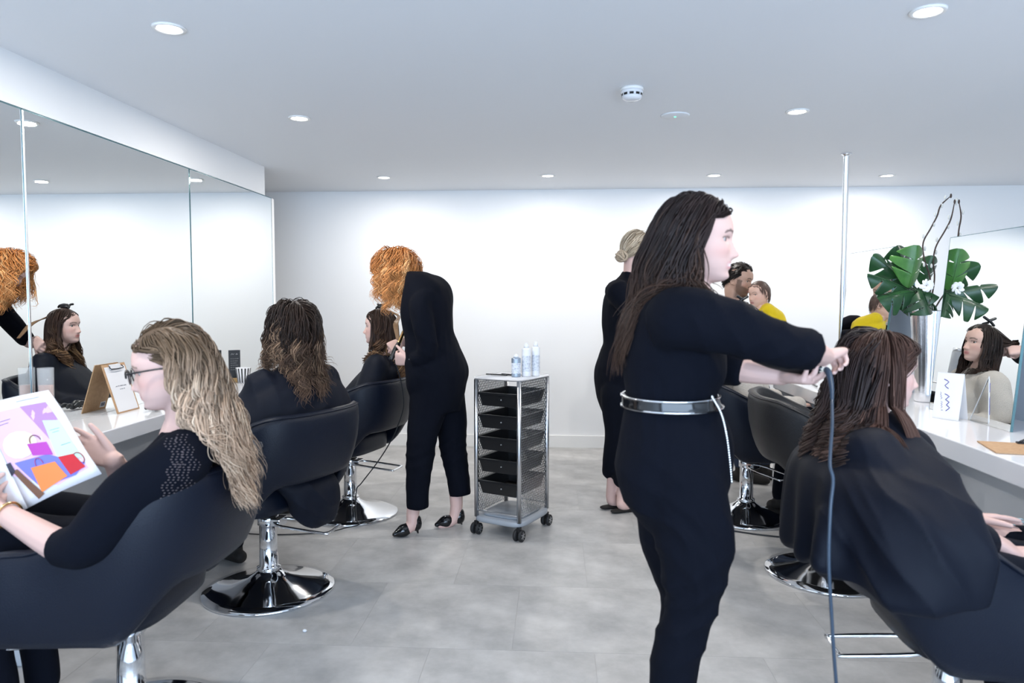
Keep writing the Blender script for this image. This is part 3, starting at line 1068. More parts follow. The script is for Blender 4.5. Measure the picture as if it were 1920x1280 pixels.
def eyes(root, M, k, iris=(.12, .07, .04), down=0):
    mt = mat('eye_%.2f_%.2f' % (iris[0], iris[2]), (.8, .8, .8), .08)
    nt = mt.node_tree
    if len(nt.nodes) < 5:
        b = nt.nodes['Principled BSDF']
        tc = nt.nodes.new('ShaderNodeTexCoord')
        sp = nt.nodes.new('ShaderNodeSeparateXYZ')
        rp = nt.nodes.new('ShaderNodeValToRGB')
        rp.color_ramp.interpolation = 'CONSTANT'
        e = rp.color_ramp.elements
        e[0].position, e[0].color = 0, (.42, .38, .37, 1)
        e[1].position, e[1].color = .885, (*iris, 1)
        n = e.new(.965)
        n.color = (.004, .004, .004, 1)
        nt.links.new(tc.outputs['Generated'], sp.inputs[0])
        nt.links.new(sp.outputs['Y'], rp.inputs['Fac'])
        nt.links.new(rp.outputs['Color'], b.inputs['Base Color'])
    for s in (-1, 1):
        mb = MB().ell((0, 0, 0), (.0112 * k,) * 3, None, 20, 16)
        o = mb.build('eye', mt, root)
        m = M @ Matrix.Translation(V((s * .030, .0622, -.0005)) * k) @ Matrix.Rotation(-down, 4, 'X')
        o.matrix_local = Matrix.Translation(-V(root.location)) @ m


def hand(mb, wrist, d, n, left=False, curl=(.3, .35, .4, .45), size=1.0, thumb=.6, tcurl=.4, spread=.10):
    """palm, four unequal bent fingers and a thumb that leaves the side of the palm"""
    d, n = V(d).normalized(), V(n).normalized()
    n = (n - d * n.dot(d)).normalized()
    s = d.cross(n) * (-1 if left else 1)     # towards the thumb
    w = V(wrist)
    k = size
    rows = []
    for u, a, b in ((-.02, .024, .019), (.0, .026, .019), (.03, .034, .017), (.06, .040, .0145), (.085, .041, .012), (.092, .036, .008)):
        c = w + d * (u * k)
        rows.append([c + s * (a * k * math.copysign(abs(math.cos(t)) ** .7, math.cos(t))) + n * (b * k * math.copysign(abs(math.sin(t)) ** .7, math.sin(t))) for t in [2 * math.pi * j / 16 for j in range(16)]])
    mb.grid(rows)
    tips = []
    for i, (off, ln, r) in enumerate(((.029, .070, .0088), (.010, .078, .0090), (-.010, .072, .0086), (-.028, .057, .0076))):
        p = w + d * ((.078 - .006 * abs(i - 1)) * k) + s * (off * k)
        dd = (d + s * (spread * (1 - i * .75))).normalized()
        a = 0
        pts, rr = [p - dd * .02 * k, p], [r * k, r * k]
        for q, fr in enumerate((.45, .31, .24)):
            a += curl[i] * (1.0, 1.25, .8)[q]
            v = dd * math.cos(a) + n * math.sin(a)
            p = p + v * (ln * fr * k)
            pts.append(p)
            rr.append(r * k * (.98, .90, .74)[q])
        mb.tube(pts, rr, 10, 3)
        tips.append((p, v, n, r * k))
    p = w + d * (.018 * k) + s * (.022 * k) + n * (.004 * k)
    t0 = (d * math.cos(thumb) + s * math.sin(thumb) + n * .25).normalized()
    t1 = (t0 * math.cos(tcurl) + (d * .7 + n * .7 - s * .3).normalized() * math.sin(tcurl)).normalized()
    q1 = p + t0 * (.042 * k)
    q2 = q1 + t0.lerp(t1, .5).normalized() * (.030 * k)
    q3 = q2 + t1 * (.024 * k)
    mb.tube([p, q1, q2, q3], [.0145 * k, .0115 * k, .0100 * k, .0078 * k], 10, 3)
    tips.append((q3, t1, n, .0078 * k))
    return tips


def nails(root, tips, m, which=(0, 1, 2, 3, 4)):
    for i in which:
        p, v, n, r = tips[i]
        x = v.cross(n).normalized()
        up = x.cross(v)
        R = Matrix((x, v, up)).transposed()
        c = p - n.normalized() * 0 + (-(n - v * n.dot(v))).normalized() * r * .72 + v * r * .25
        MB().ell(c, (r * .62, r * .95, r * .22), R, 10, 6).build('fingernail', m, root, world=True)


def vnoise(co, sc, seed=0):
    o = V((seed * 3.7, seed * 1.9, -seed))
    return np.array([noise.noise(V((p[0] * sc[0], p[1] * sc[1], p[2] * sc[2])) + o) for p in co])


def cloth(mb, name, root, m, voxel=.009, smooth=5, amp=.005, sc=(9, 9, 4), gown=None, seed=1, fine=None):
    """continuous garment with folds pressed into it"""
    me = mb.remesh(name, voxel, smooth)
    co, no = get_co(me), get_no(me)
    d = amp * vnoise(co, sc, seed) + amp * .55 * vnoise(co, [v * 2.1 for v in sc], seed + 5)
    if gown:   # folds that fan out from the neck
        c, n, a = gown
        r = co - np.array(c)
        th = np.arctan2(r[:, 1], r[:, 0])
        h = np.clip((-r[:, 2] - .08) / .35, 0, 1)
        d = d + a * h * np.sin(n * th + 2.2 * vnoise(co, (2.2, 2.2, 2.2), seed + 9) + 3 * vnoise(co, (5, 5, 3), seed + 3))
    if fine:
        wob = 1.8 * vnoise(co, (5, 5, 5), seed + 2)
        for fa, fd, ff, fc, fr in fine:
            s_ = np.sin(co @ np.array(V(fd).normalized()) * ff + wob)
            d = d + fa * (1 - 2 * np.abs(s_) ** .7) * np.exp(-(((co - np.array(fc)) ** 2).sum(1)) / fr ** 2)
    set_co(me, co + no * d[:, None])
    return place(name, me, m, root)


def hairline(q):
    x, y, z = q[:, 0], q[:, 1], q[:, 2]
    lim = np.interp(y, [-.2, -.045, -.02, .0, .03, .05, .075, .2], [-.058, -.050, -.012, .012, .030, .058, .070, .074])
    return z > lim


HC0, HR = np.array([0, -.006, .008]), np.array([.0775, .1005, .104])


def hair(root, M, k=1, n=900, steps=22, length=.4, lvar=.12, part=.0, comb=-.35, vol=.10, grav=.55, stiff=.75, wave=(.010, .09), wstart=.3, curl=0, clumps=70, clump=.55,
         cols=None, rad=.0022, colliders=(), seed=1, face=.045, lenfn=None, keep=None, scalp=True, flick=0, pull=None, tipw=.45, gvec=None, name='hair', initfn=None):
    """locks grown from the scalp: they follow the head, fall under gravity, slide off shoulders, then get waves and clumps"""
    rg = np.random.default_rng(seed)
    pts = []
    while sum(len(p) for p in pts) < n:
        u = rg.normal(size=(n * 2, 3))
        u /= np.linalg.norm(u, axis=1)[:, None]
        q = HC0 + HR * u
        ok = hairline(q)
        if keep is not None:
            ok &= keep(q)
        pts.append(q[ok])
    q = np.vstack(pts)[:n]
    A = np.array(M)[:3, :3]
    T = np.array(M)[:3, 3]
    Ai = np.linalg.inv(A)
    toW = lambda l: (l * k) @ A.T + T
    toL = lambda w: ((w - T) @ Ai.T) / k
    nr = (q - HC0) / HR ** 2
    nr /= np.linalg.norm(nr, axis=1)[:, None]
    sx = np.sign(q[:, 0] - part)
    d = np.stack([sx * (.35 + .8 * np.exp(-((q[:, 0] - part) / .05) ** 2)), comb + np.zeros(n) - .6 * (q[:, 1] < -.03), -.35 - 1.2 * (1 - np.clip((q[:, 2] - .02) / .08, 0, 1))], 1)
    d[:, 1] -= .9 * (q[:, 1] > .045)
    if initfn is not None:
        d = initfn(q, d)
    d -= nr * (d * nr).sum(1)[:, None]
    d /= np.linalg.norm(d, axis=1)[:, None]
    d = d @ A.T
    g = np.array(gvec if gvec is not None else (0, 0, -1.0))
    ln = length * (1 + lvar * rg.uniform(-1, 1, n))
    if lenfn is not None:
        ln = ln * lenfn(q)
    h = (ln / (steps - 1))[:, None]
    off = 1.02 + vol * rg.uniform(.15, 1, n)
    p = toW(q)
    S = [p]
    for s in range(steps - 1):
        u = s / (steps - 1)
        d = d * stiff + g * grav
        if pull is not None:
            d = d + pull(p, u, q)
        d /= np.linalg.norm(d, axis=1)[:, None]
        pn = p + d * h
        l = toL(pn)
        e = (l - HC0) / HR
        m_ = np.linalg.norm(e, axis=1)
        tgt = 1.0 + (off - 1.0) * min(1, (s + 1) / 4)
        ins = m_ < tgt
        l[ins] = (HC0 + e / m_[:, None] * tgt[:, None] * HR)[ins]
        lo = (l[:, 2] < .062) & (l[:, 1] > face) & (np.abs(l[:, 0]) < .10)
        l[lo, 1] = np.maximum(face, l[lo, 1] - .02)
        fr_ = l[:, 2] >= .058
        yl = np.interp(l[:, 2], [.058, .08, .10, .125, .14], [.088, .074, .056, .025, .0]) + .010 * (l[:, 2] > .07)
        l[fr_, 1] = np.minimum(l[fr_, 1], yl[fr_])
        # neck
        nk = (l[:, 2] < -.05)
        rxy = np.hypot(l[:, 0] / .062, (l[:, 1] + .02) / .062)
        inn = nk & (rxy < 1)
        l[inn, 0] /= np.maximum(rxy[inn], .1)
        l[inn, 1] = (l[inn, 1] + .02) / np.maximum(rxy[inn], .1) - .02
        pn = toW(l)
        for a, b, r in colliders:
            a, b = np.array(a), np.array(b)
            ab = b - a
            t = np.clip(((pn - a) @ ab) / (ab @ ab), 0, 1)
            c = a + t[:, None] * ab
            v = pn - c
            dist = np.linalg.norm(v, axis=1)
            rr = r + .012 * (off - 1.02) / max(vol, .01)
            hit = dist < rr
            pn[hit] = (c + v / np.maximum(dist, 1e-5)[:, None] * np.reshape(rr, (-1, 1)))[hit]
        d = pn - p
        d /= np.maximum(np.linalg.norm(d, axis=1), 1e-6)[:, None]
        S.append(pn)
        p = pn
    S = np.stack(S, 1)           # n, steps, 3
    u = np.linspace(0, 1, steps)
    # clumps
    ci = rg.choice(n, clumps, replace=False)
    dist = ((q[:, None, :] - q[ci][None]) ** 2).sum(2)
    cid = dist.argmin(1)
    guide = S[ci][cid]
    cw = (clump * np.clip((u - .12) / .6, 0, 1))[None, :, None]
    S = S * (1 - cw) + guide * cw + (rg.normal(size=(n, 1, 3)) * .004) * cw
    tg = np.gradient(S, axis=1)
    tg /= np.maximum(np.linalg.norm(tg, axis=2), 1e-9)[..., None]
    ctr = toW(HC0[None])[0]
    rad_v = S - ctr
    rad_v[..., 2] *= .15
    rad_v /= np.maximum(np.linalg.norm(rad_v, axis=2), 1e-6)[..., None]
    lat = np.cross(tg, rad_v)
    lat /= np.maximum(np.linalg.norm(lat, axis=2), 1e-6)[..., None]
    ph = rg.uniform(0, 6.28, clumps)[cid][:, None] * (.35 if curl == 0 else 1) + rg.normal(size=(n, 1)) * .14
    sl = u[None] * ln[:, None]
    wa = wave[0] * np.clip((u - wstart) / .3, 0, 1)[None]
    arg = 2 * math.pi * sl / wave[1] + ph
    S = S + lat * (wa * np.sin(arg))[..., None] + rad_v * (wa * (.55 if curl == 0 else 1) * np.cos(arg * (1 if curl else .9)))[..., None]
    if flick:
        S = S + rg.normal(size=(n, 1, 3)) * flick * (u ** 2)[None, :, None]
    # tubes with three sides
    tg = np.gradient(S, axis=1)
    tg /= np.maximum(np.linalg.norm(tg, axis=2), 1e-9)[..., None]
    x = rad_v - tg * (rad_v * tg).sum(2)[..., None]
    x /= np.maximum(np.linalg.norm(x, axis=2), 1e-6)[..., None]
    yv = np.cross(tg, x)
    rr = rad * rg.uniform(.7, 1.35, n)[:, None] * np.interp(u, [0, .1, .6, 1], [.7, 1, 1, tipw * .35])[None]
    vs = np.stack([S + rr[..., None] * (.6 * x * math.cos(a) + 1.35 * yv * math.sin(a)) for a in (math.pi / 2, math.pi * 7 / 6, math.pi * 11 / 6)], 2)   # n, steps, 3, 3
    nv = n * steps * 3
    idx = np.arange(nv).reshape(n, steps, 3)
    a_ = idx[:, :-1]
    b_ = idx[:, 1:]
    f = np.stack([a_, np.roll(a_, -1, 2), np.roll(b_, -1, 2), b_], -1).reshape(-1, 4)
    c0, c1, g0, g1, var, hi = cols     # root colour, tip colour, blend start and end, variation, streak colour with share
    t = np.clip((u - g0) / (g1 - g0), 0, 1)[None, :, None]
    base = np.array(c0)[None, None] * (1 - t) + np.array(c1)[None, None] * t
    base = np.repeat(base, n, 0)
    st = (rg.uniform(size=clumps)[cid] < hi[1]) & (rg.uniform(size=n) < .75)
    hw = (st[:, None] * np.clip((u - hi[2]) / .25, 0, 1)[None])[..., None]
    base = base * (1 - hw) + np.array(hi[0]) * hw
    base = base * (1 + var * rg.uniform(-1, 1, (n, 1, 1)) + var * .6 * rg.uniform(-1, 1, clumps)[cid][:, None, None])
    col = np.repeat(base[:, :, None, :], 3, 2).reshape(-1, 3)
    vs = vs.reshape(-1, 3)
    faces = f
    if scalp:
        bm = bmesh.new()
        bmesh.ops.create_icosphere(bm, subdivisions=4, radius=1)
        loc = np.array([list(v.co) for v in bm.verts])
        ql = HC0 + HR * 1.035 * loc
        ok = hairline(ql - np.array([0, 0, .012]))
        if keep is not None and scalp != 'full':
            ok &= keep(ql)
        sf = [[v.index for v in fc.verts] for fc in bm.faces]
        bm.free()
        sf = np.array([fc + [fc[2]] for fc in sf if all(ok[i] for i in fc)])
        sv = toW(ql)
        tri = [tuple(r_[:3] + len(vs)) for r_ in sf]
        vs = np.vstack([vs, sv])
        col = np.vstack([col, np.tile(np.array(c0) * .8, (len(sv), 1))])
    else:
        tri = []
    me = bpy.data.meshes.new(name)
    nf4, nf3 = len(faces), len(tri)
    me.vertices.add(len(vs))
    me.vertices.foreach_set('co', vs.ravel())
    me.loops.add(nf4 * 4 + nf3 * 3)
    li = np.concatenate([faces.ravel(), np.array(tri, int).ravel()]) if nf3 else faces.ravel()
    me.loops.foreach_set('vertex_index', li.astype(np.int32))
    me.polygons.add(nf4 + nf3)
    ls = np.concatenate([np.arange(nf4) * 4, nf4 * 4 + np.arange(nf3) * 3])
    me.polygons.foreach_set('loop_start', ls.astype(np.int32))
    me.polygons.foreach_set('use_smooth', [True] * (nf4 + nf3))
    me.update()
    me.validate()
    set_col(me, np.clip(col, 0.001, 1))
    return place(name, me, M_HAIR, root)


def torso_rings(spine, right, fwd, scale=1.0, prof=None, fwds=None):
    """spine: centres from crotch to neck base; prof: half width, half depth front, half depth back"""
    out = []
    for i, (c, pr) in enumerate(zip(spine, prof)):
        f = V(fwds[i]) if fwds else V(fwd)
        out.append((V(c), V(right), pr[0] * scale, pr[1] * scale, pr[2] * scale, f))
    return out


def skin_body(root, M, k, neck, chain, skin, brow, voxel=.0045, lip=(.55, .20, .19), smile=0, beard=None, nose=1, baby=False, male=False, extra=None, iris=(.12, .07, .04), down=0, noeyes=False):
    """one continuous body: head, neck, spine and limbs under the clothes, hands and feet"""
    mb = MB()
    head_mesh(mb, M, k, nose, baby, smile, male)
    hb = M @ (V((0, -.022, -.075)) * k)
    nk = V(neck)
    r = .055 * k * (1.15 if male else 1)
    mb.tube([M @ (V((0, -.02, -.02)) * k), hb, hb.lerp(nk, .55), nk], [r * .95, r, r * .98, r * 1.25], 16, 4)
    for pts, rad in chain:
        mb.tube(pts, rad, 12, 5)
    if extra:
        extra(mb)
    me = mb.remesh('body', voxel, 3, .4)
    paint_skin(me, M, k, skin, brow, lip, smile, beard)
    b = place('body', me, M_SKIN, root)
    if not noeyes:
        eyes(root, M, k, iris, down)
    return b


def seg(a, b, n=2):
    return [V(a), (V(a) + V(b)) / 2, V(b)]

# ------------------------------------------------------------------ the people
UP = V((0, 0, 1))


def rgt(f):
    return V(f).cross(UP).normalized()


DARKB = ((.020, .012, .011), (.075, .040, .026), .45, 1.0, .35, ((.05, .028, .02), .15, .3))


# ---- stylist in the foreground, dark hair, belted black jumpsuit
def front_stylist():
    f = V((.97, -.20, 0)).normalized()
    r = rgt(f)
    root = thing('person', 'smiling stylist in a belted black jumpsuit with long dark hair, standing in front', 'person', (P(1262, 890, 1.97).x, 1.97, 0))
    Y = 1.97
    M = head_frame(P(1309, 448, Y), (.966, -.25, -.05), (-.03, 0, 1))
    nb = P(1284, 548, 1.98)
    shR, elR, wrR = P(1283, 592, 1.815), P(1500, 652, 1.79), P(1546, 668, 2.03)
    shL, elL, wrL = P(1297, 592, 2.12), P(1345, 678, 2.17), P(1466, 705, 2.085)
    hipR, kneeR, ankR = P(1285, 930, 1.88), P(1296, 1140, 1.87), P(1252, 1390, 1.88)
    hipL, kneeL, ankL = P(1258, 930, 2.06), P(1285, 1125, 2.05), P(1262, 1370, 2.06)
    ankR.z = ankL.z = .09
    pel = P(1262, 890, Y)
    ch = P(1262, 610, Y)
    tips = {}

    def hands(mb):
        tips['R'] = hand(mb, wrR, (.55, .75, .05), (.4, .1, -.9), False, (.9, .95, 1.0, 1.0))
        tips['L'] = hand(mb, wrL, (.66, -.74, -.06), (0, .12, 1), True, (.50, .56, .60, .66), thumb=.75, spread=.14)
    skin_body(root, M, 1, nb, [([nb, ch, P(1258, 748, Y), pel], [.07, .085, .08, .09]), ([nb, P(1290, 596, 1.83), P(1398, 622, 1.79), P(1470, 645, 1.785), P(1512, 656, 1.81), wrR], [.05, .045, .04, .036, .036, .026]), ([nb, shL, elL, P(1390, 692, 2.125), wrL], [.05, .045, .04, .039, .026]),
                               ([pel, P(1296, 1000, 1.87), P(1297, 1135, 1.865), P(1264, 1260, 1.873), ankR, ankR + V((.10, -.03, -.05))], [.07, .06, .04, .034, .03, .028]), ([pel, P(1266, 1010, 2.06), kneeL, P(1274, 1220, 2.06), ankL, ankL + V((.10, -.03, -.05))], [.07, .06, .04, .034, .03, .028])],
              PALE, (.03, .018, .015), .004, (.62, .25, .25), 1, extra=hands, iris=(.05, .03, .02))
    nails(root, tips['L'], M_BLACKP, (0, 1, 2, 3))
    g = MB()
    sp = [P(1272, 985, Y), P(1264, 935, Y), P(1261, 885, Y), P(1265, 820, Y), P(1259, 765, Y), P(1256, 742, Y), P(1261, 695, Y), P(1263, 635, Y), P(1268, 578, Y), P(1277, 548, Y), P(1283, 534, Y)]
    pr = [(.13, .11, .10), (.165, .135, .135), (.175, .155, .158), (.162, .15, .146), (.14, .125, .122), (.134, .117, .117), (.142, .140, .136), (.155, .125, .122), (.165, .085, .10), (.115, .062, .075), (.062, .055, .06)]
    g.loft(torso_rings(sp, r, f, 1, pr))
    g.tube([P(1262, 604, 1.86), P(1290, 598, 1.815), P(1398, 624, 1.79), P(1470, 646, 1.785), P(1520, 656, 1.815)], [.085, .078, .064, .055, .049], 16, cap=False)
    g.tube([P(1275, 600, 2.06), shL, elL, P(1370, 686, 2.14), P(1394, 693, 2.122)], [.08, .07, .058, .055, .051], 16, cap=False)
    g.tube([P(1275, 900, 1.90), P(1299, 1010, 1.87), P(1301, 1063, 1.865), P(1296, 1135, 1.865), P(1272, 1205, 1.87), P(1259, 1290, 1.875), ankR + V((0, 0, .02))], [.12, .103, .091, .072, .067, .058, .05], 18)
    g.tube([P(1260, 910, 2.04), P(1263, 1010, 2.06), P(1282, 1080, 2.06), P(1288, 1130, 2.06), P(1276, 1210, 2.06), ankL + V((0, 0, .02))], [.11, .098, .083, .074, .066, .05], 18)
    cloth(g, 'jumpsuit', root, M_CLOTH, .0080, 5, .007, (7, 7, 5), seed=3, fine=[(.0045, (.6, .1, .8), 48, P(1240, 985, 1.85), .17), (.005, (.35, 0, -.9), 42, P(1290, 1150, 1.86), .16), (.003, (1, 0, .1), 90, P(1256, 775, 1.85), .09), (.004, (.8, 0, .6), 50, P(1360, 640, 1.78), .14), (.004, (.5, 0, -.85), 60, P(1480, 645, 1.76), .09), (.0035, (.8, 0, .35), 40, P(1290, 1060, 1.80), .2)])
    # belt with silver edging and a hanging chain
    bw = [(P(1258, 759, Y), r, .148, .134, .130, f), (P(1257, 750, Y), r, .146, .130, .128, f), (P(1256, 740, Y), r, .145, .128, .127, f)]
    b = MB().loft(bw, 40, 3).build('belt', M_PATENT, root, world=True)
    for c, a in ((bw[0], 0), (bw[2], 0)):
        pts = [c[0] + r * ((c[2] + .002) * math.cos(t)) + f * ((c[3] if math.sin(t) > 0 else c[4]) + .002) * math.sin(t) for t in [2 * math.pi * k / 40 for k in range(41)]]
        MB().tube(pts, .0032, 6, 2).build('belt_edging', M_CHROME, b, world=True)
    cp = bez([P(1334, 742, 1.86), P(1352, 775, 1.84), P(1362, 815, 1.83), P(1368, 860, 1.83), P(1372, 905, 1.835)], 10)
    for k in range(0, len(cp) - 1):
        MB().ell(V(cp[k]).lerp(V(cp[k + 1]), .5), (.0026, .0026, .0046)).build('chain_link', M_CHROME, b, world=True)
    for ank in (ankR, ankL):
        s = MB()
        s.tube([ank + V((-.05, .01, -.055)), ank + V((.03, -.008, -.05)), ank + V((.12, -.03, -.062)), ank + V((.175, -.045, -.068))], [.032, .036, .034, .022], 14)
        place('shoe', s.remesh('shoe', .006, 3), M_PATENT, root)
    bk = -f

    def pull(p, u, q):
        return np.tile(np.array(bk) * (.20 if u < .45 else .05), (len(p), 1))
    hair(root, M, 1, 2300, 26, .335, .18, part=-.01, comb=-.62, vol=.20, grav=.50, stiff=.78, wave=(.009, .17), wstart=.3, clumps=70, clump=.38, cols=DARKB, rad=.0022,
         colliders=[(P(1272, 600, 1.86), P(1280, 600, 2.08), .088), (P(1262, 700, Y), P(1264, 620, Y), .125)], seed=5, face=.043, pull=pull, flick=.010)
    for s in (1,):
        c = M @ V((s * .076, -.006, -.048))
        pts = [c + M.to_3x3() @ V((0, .011 * math.cos(t), -.012 + .011 * math.sin(t))) for t in [2 * math.pi * k / 12 for k in range(13)]]
        MB().tube(pts, .0014, 6, 2).build('hoop_earring', M_GOLD, root, world=True)
    return tips


FS = front_stylist()
# straightener in her left hand, with its cord
t = thing('hair_straightener', 'black hair straightener with a pale swivel ring in the front stylist hand', 'straightener', P(1545, 690, 2.02))
MB().tube([P(1415, 672, 2.07), P(1450, 681, 2.06), P(1500, 687, 2.045), P(1538, 690, 2.02)], [.010, .016, .022, .019], 14).build('handle', M_BLACKP, t, world=True)
MB().tube([P(1545, 672, 2.12), P(1556, 662, 2.16), P(1580, 655, 2.2)], [.011, .012, .010], 12, flat=(1, .6)).build('heated_plate', mat('ceramic_brown', (.06, .035, .03), .3), t, world=True)
MB().tube([P(1540, 691, 2.018), P(1547, 690, 2.015)], .0175, 16, 2).build('swivel_ring', mat('pale_plastic', (.66, .60, .50), .3), t, world=True)
MB().tube([P(1547, 690, 2.01), P(1554, 700, 1.985), P(1559, 725, 1.96), P(1560, 750, 1.94)], [.0085, .0085, .0065, .0045], 12).build('cord_sleeve', M_BLUECORD, t, world=True)
MB().tube([P(1560, 750, 1.94), P(1560, 800, 1.86), P(1556, 868, 1.78), P(1562, 900, 1.76), P(1557, 955, 1.745), P(1554, 1050, 1.735), P(1559, 1150, 1.735), P(1568, 1280, 1.74), V((P(1568, 1280, 1.74).x + .05, 1.76, .006)), V((1.0, 1.45, .006)), V((1.5, 1.2, .006))], .0042, 8, 8).build('cord', M_BLUECORD, t, world=True)


def gown(root, rings, limbs, neckc, amp=.006, n=9, fold=.013, voxel=.0105, seed=1, m=None, extra=None, ex=.86, fine=None):
    g = MB()
    g.loft(rings, 40, 5, ex)
    for pts, rad in limbs:
        g.tube(pts, rad, 16)
    if extra:
        extra(g)
    return cloth(g, 'gown', root, m or M_GOWN, voxel, 5, amp, (5, 5, 3.5), gown=(neckc, n, fold), seed=seed, fine=fine)


def trousers(root, hips, knees, ankles, m=M_CLOTH, r=(.10, .085, .06, .05), name='trousers'):
    g = MB()
    for h, k_, a in zip(hips, knees, ankles):
        g.tube([h, h.lerp(k_, .5), k_, k_.lerp(a, .5), a], [r[0], (r[0] + r[1]) / 2, r[1], r[2], r[3]], 14)
    g.tube([hips[0], hips[1]], [r[0] * 1.1] * 2, 14)
    return cloth(g, name, root, m, .012, 4, .004, (9, 9, 6))


def shoe_simple(root, ank, f, m=M_PATENT, L=.17):
    s = MB()
    f = V(f).normalized()
    b = V((ank.x, ank.y, 0))
    s.tube([b - f * .05 + V((0, 0, .036)), b + f * .03 + V((0, 0, .036)), b + f * (L * .7) + V((0, 0, .030)), b + f * L + V((0, 0, .024))], [.033, .036, .034, .022], 12)
    s.tube([b + V((0, 0, .05)), b + V((0, 0, .10))], [.042, .040], 12)
    place('shoe', s.remesh('shoe', .007, 3), m, root)


# ---- client at the right edge
def right_client():
    f = V((.98, .12, 0)).normalized()
    r = rgt(f)
    cx, cy = CL['R1']
    root = thing('person', 'client in a black gown with straight brown hair at the right edge, seated', 'person', (cx, cy, 0))
    M = head_frame(P(1654, 692, 2.19), (.99, -.04, -.09))
    nb = P(1628, 805, 2.18)
    S = lambda x, y, z: V((x, y, z))
    shR, shL = P(1632, 855, 2.02), P(1700, 850, 2.36)
    elR, elL = P(1735, 985, 1.92), P(1770, 960, 2.42)
    wrR, wrL = P(1852, 1008, 2.02), P(1806, 972, 2.26)
    pel = S(1.02, 2.15, .60)
    ch = S(.92, 2.17, .86)
    hips = [S(1.0, 2.03, .56), S(1.02, 2.23, .56)]
    knees = [S(1.44, 2.05, .545), S(1.44, 2.24, .545)]
    anks = [S(1.40, 2.10, .10), S(1.40, 2.30, .10)]
    tips = {}

    def hands(mb):
        tips['L'] = hand(mb, wrL, (.98, -.05, .04), (-.05, -.42, -.9), True, (.10, .12, .16, .22), thumb=.62, tcurl=.25)
        tips['R'] = hand(mb, wrR, (.85, .15, -.40), (-.3, .3, -.9), False, (1.1, 1.15, 1.2, 1.2), thumb=.4, tcurl=.9)
    skin_body(root, M, 1, nb, [([nb, ch, pel], [.07, .09, .09]), ([ch, shR, elR, wrR], [.05, .05, .04, .026]), ([ch, shL, elL, wrL], [.05, .05, .04, .026]),
                               ([pel, hips[0], knees[0], anks[0]], [.06, .05, .042, .035]), ([pel, hips[1], knees[1], anks[1]], [.06, .05, .042, .035])], PALE, (.06, .04, .03), .004, extra=hands)
    nails(root, tips['L'], mat('pale_teal_varnish', (.45, .62, .64), .15), (0, 1, 2, 3))
    trousers(root, hips, knees, anks, r=(.062, .055, .052, .05))
    for a in anks:
        shoe_simple(root, a, f)
    rings = [(S(.955, 2.055, .565), r, .340, .07, .240, f), (S(.95, 2.055, .58), r, .360, .075, .255, f), (S(.95, 2.055, .65), r, .362, .07, .252, f), (S(.95, 2.06, .72), r, .352, .07, .248, f), (S(.945, 2.075, .785), r, .328, .075, .238, f), (S(.94, 2.10, .835), r, .285, .085, .215, f), (S(.935, 2.15, .885), r, .210, .10, .150, f),
             (S(.93, 2.18, .925), r, .150, .085, .095, f), (S(.93, 2.185, .957), r, .082, .068, .07, f), (S(.935, 2.19, .972), r, .066, .06, .06, f)]
    limbs = [([shR, P(1685, 930, 1.93), elR, P(1795, 1010, 1.95), P(1836, 1012, 1.995)], [.085, .080, .072, .054, .046]), ([shL, P(1750, 955, 2.40), P(1790, 970, 2.30)], [.085, .07, .05]),
             ([S(.98, 2.0, .57), S(1.20, 2.0, .550), S(1.44, 2.03, .545), S(1.48, 2.04, .45)], [.10, .070, .066, .06]), ([S(.98, 2.28, .57), S(1.20, 2.26, .545), S(1.44, 2.26, .54), S(1.48, 2.26, .45)], [.10, .066, .062, .06]), ([S(1.0, 2.13, .57), S(1.43, 2.14, .545)], [.10, .06])]

    def hem(g):   # point of the gown thrown over the backrest
        g.tube([S(.84, 1.98, .76), S(.755, 1.93, .68), S(.70, 1.905, .615)], [.10, .075, .028], 12)
    gown(root, rings, limbs, (.925, 2.18, .95), .007, 13, .015, .0085, 4, extra=hem, ex=.72, fine=[(.008, (.80, -.1, .55), 36, P(1690, 990, 1.74), .22), (.007, (.9, 0, .25), 42, P(1570, 960, 1.76), .18), (.006, (.55, 0, .8), 44, P(1760, 940, 1.85), .14)])
    cols = ((.055, .028, .021), (.095, .048, .036), .3, 1, .22, ((.13, .072, .055), .25, .1))

    def left_len(q):
        return np.where(q[:, 1] < -.03, 1.0, .92)

    def pull(p, u, q):
        # back hair hangs behind the shoulders, side hair straight down in front of the near shoulder
        v = np.zeros((len(p), 3))
        b = q[:, 1] < -.01
        v[b] = -np.array(f) * .11
        return v
    col = [(P(1640, 870, 2.05), P(1690, 860, 2.33), .10), (ch, ch + V((0, 0, -.2)), .15)]
    hair(root, M, 1, 3600, 22, .385, .05, part=.0, comb=-.12, vol=.22, grav=.80, stiff=.62, wave=(.002, .25), wstart=.2, clumps=160, clump=.14, cols=cols, rad=.0015, colliders=col, seed=11, face=.028, pull=pull,
         lenfn=left_len, keep=lambda q: q[:, 1] > -.050 + .03 * (q[:, 2] < .03), scalp='full')
    dcol = ((.022, .013, .012), (.060, .034, .026), .4, 1, .35, ((.13, .075, .058), .25, .5))
    hair(root, M, 1, 1400, 30, .40, .14, part=.03, comb=-.6, vol=.34, grav=.6, stiff=.75, wave=(.027, .085), wstart=.45, curl=1, clumps=26, clump=.90, cols=dcol, rad=.0021, colliders=col, seed=12, face=.03, pull=pull,
         keep=lambda q: q[:, 1] < -.020, scalp=False, name='curled_hair')
    # the section held out by the stylist
    mb = MB()
    for k in range(10):
        mb.tube([M @ V((.045, -.085, .03 - .004 * k)), P(1585, 652 + k * 3, 2.16), P(1566, 655 + 2.6 * k, 2.12), P(1552, 664 + 1.5 * k, 2.10)], .0042, 6, 4)
    me = mb.mesh('held_section')
    set_col(me, np.tile(np.array((.045, .026, .02)), (len(me.vertices), 1)))
    place('held_section', me, M_HAIR, root)


right_client()


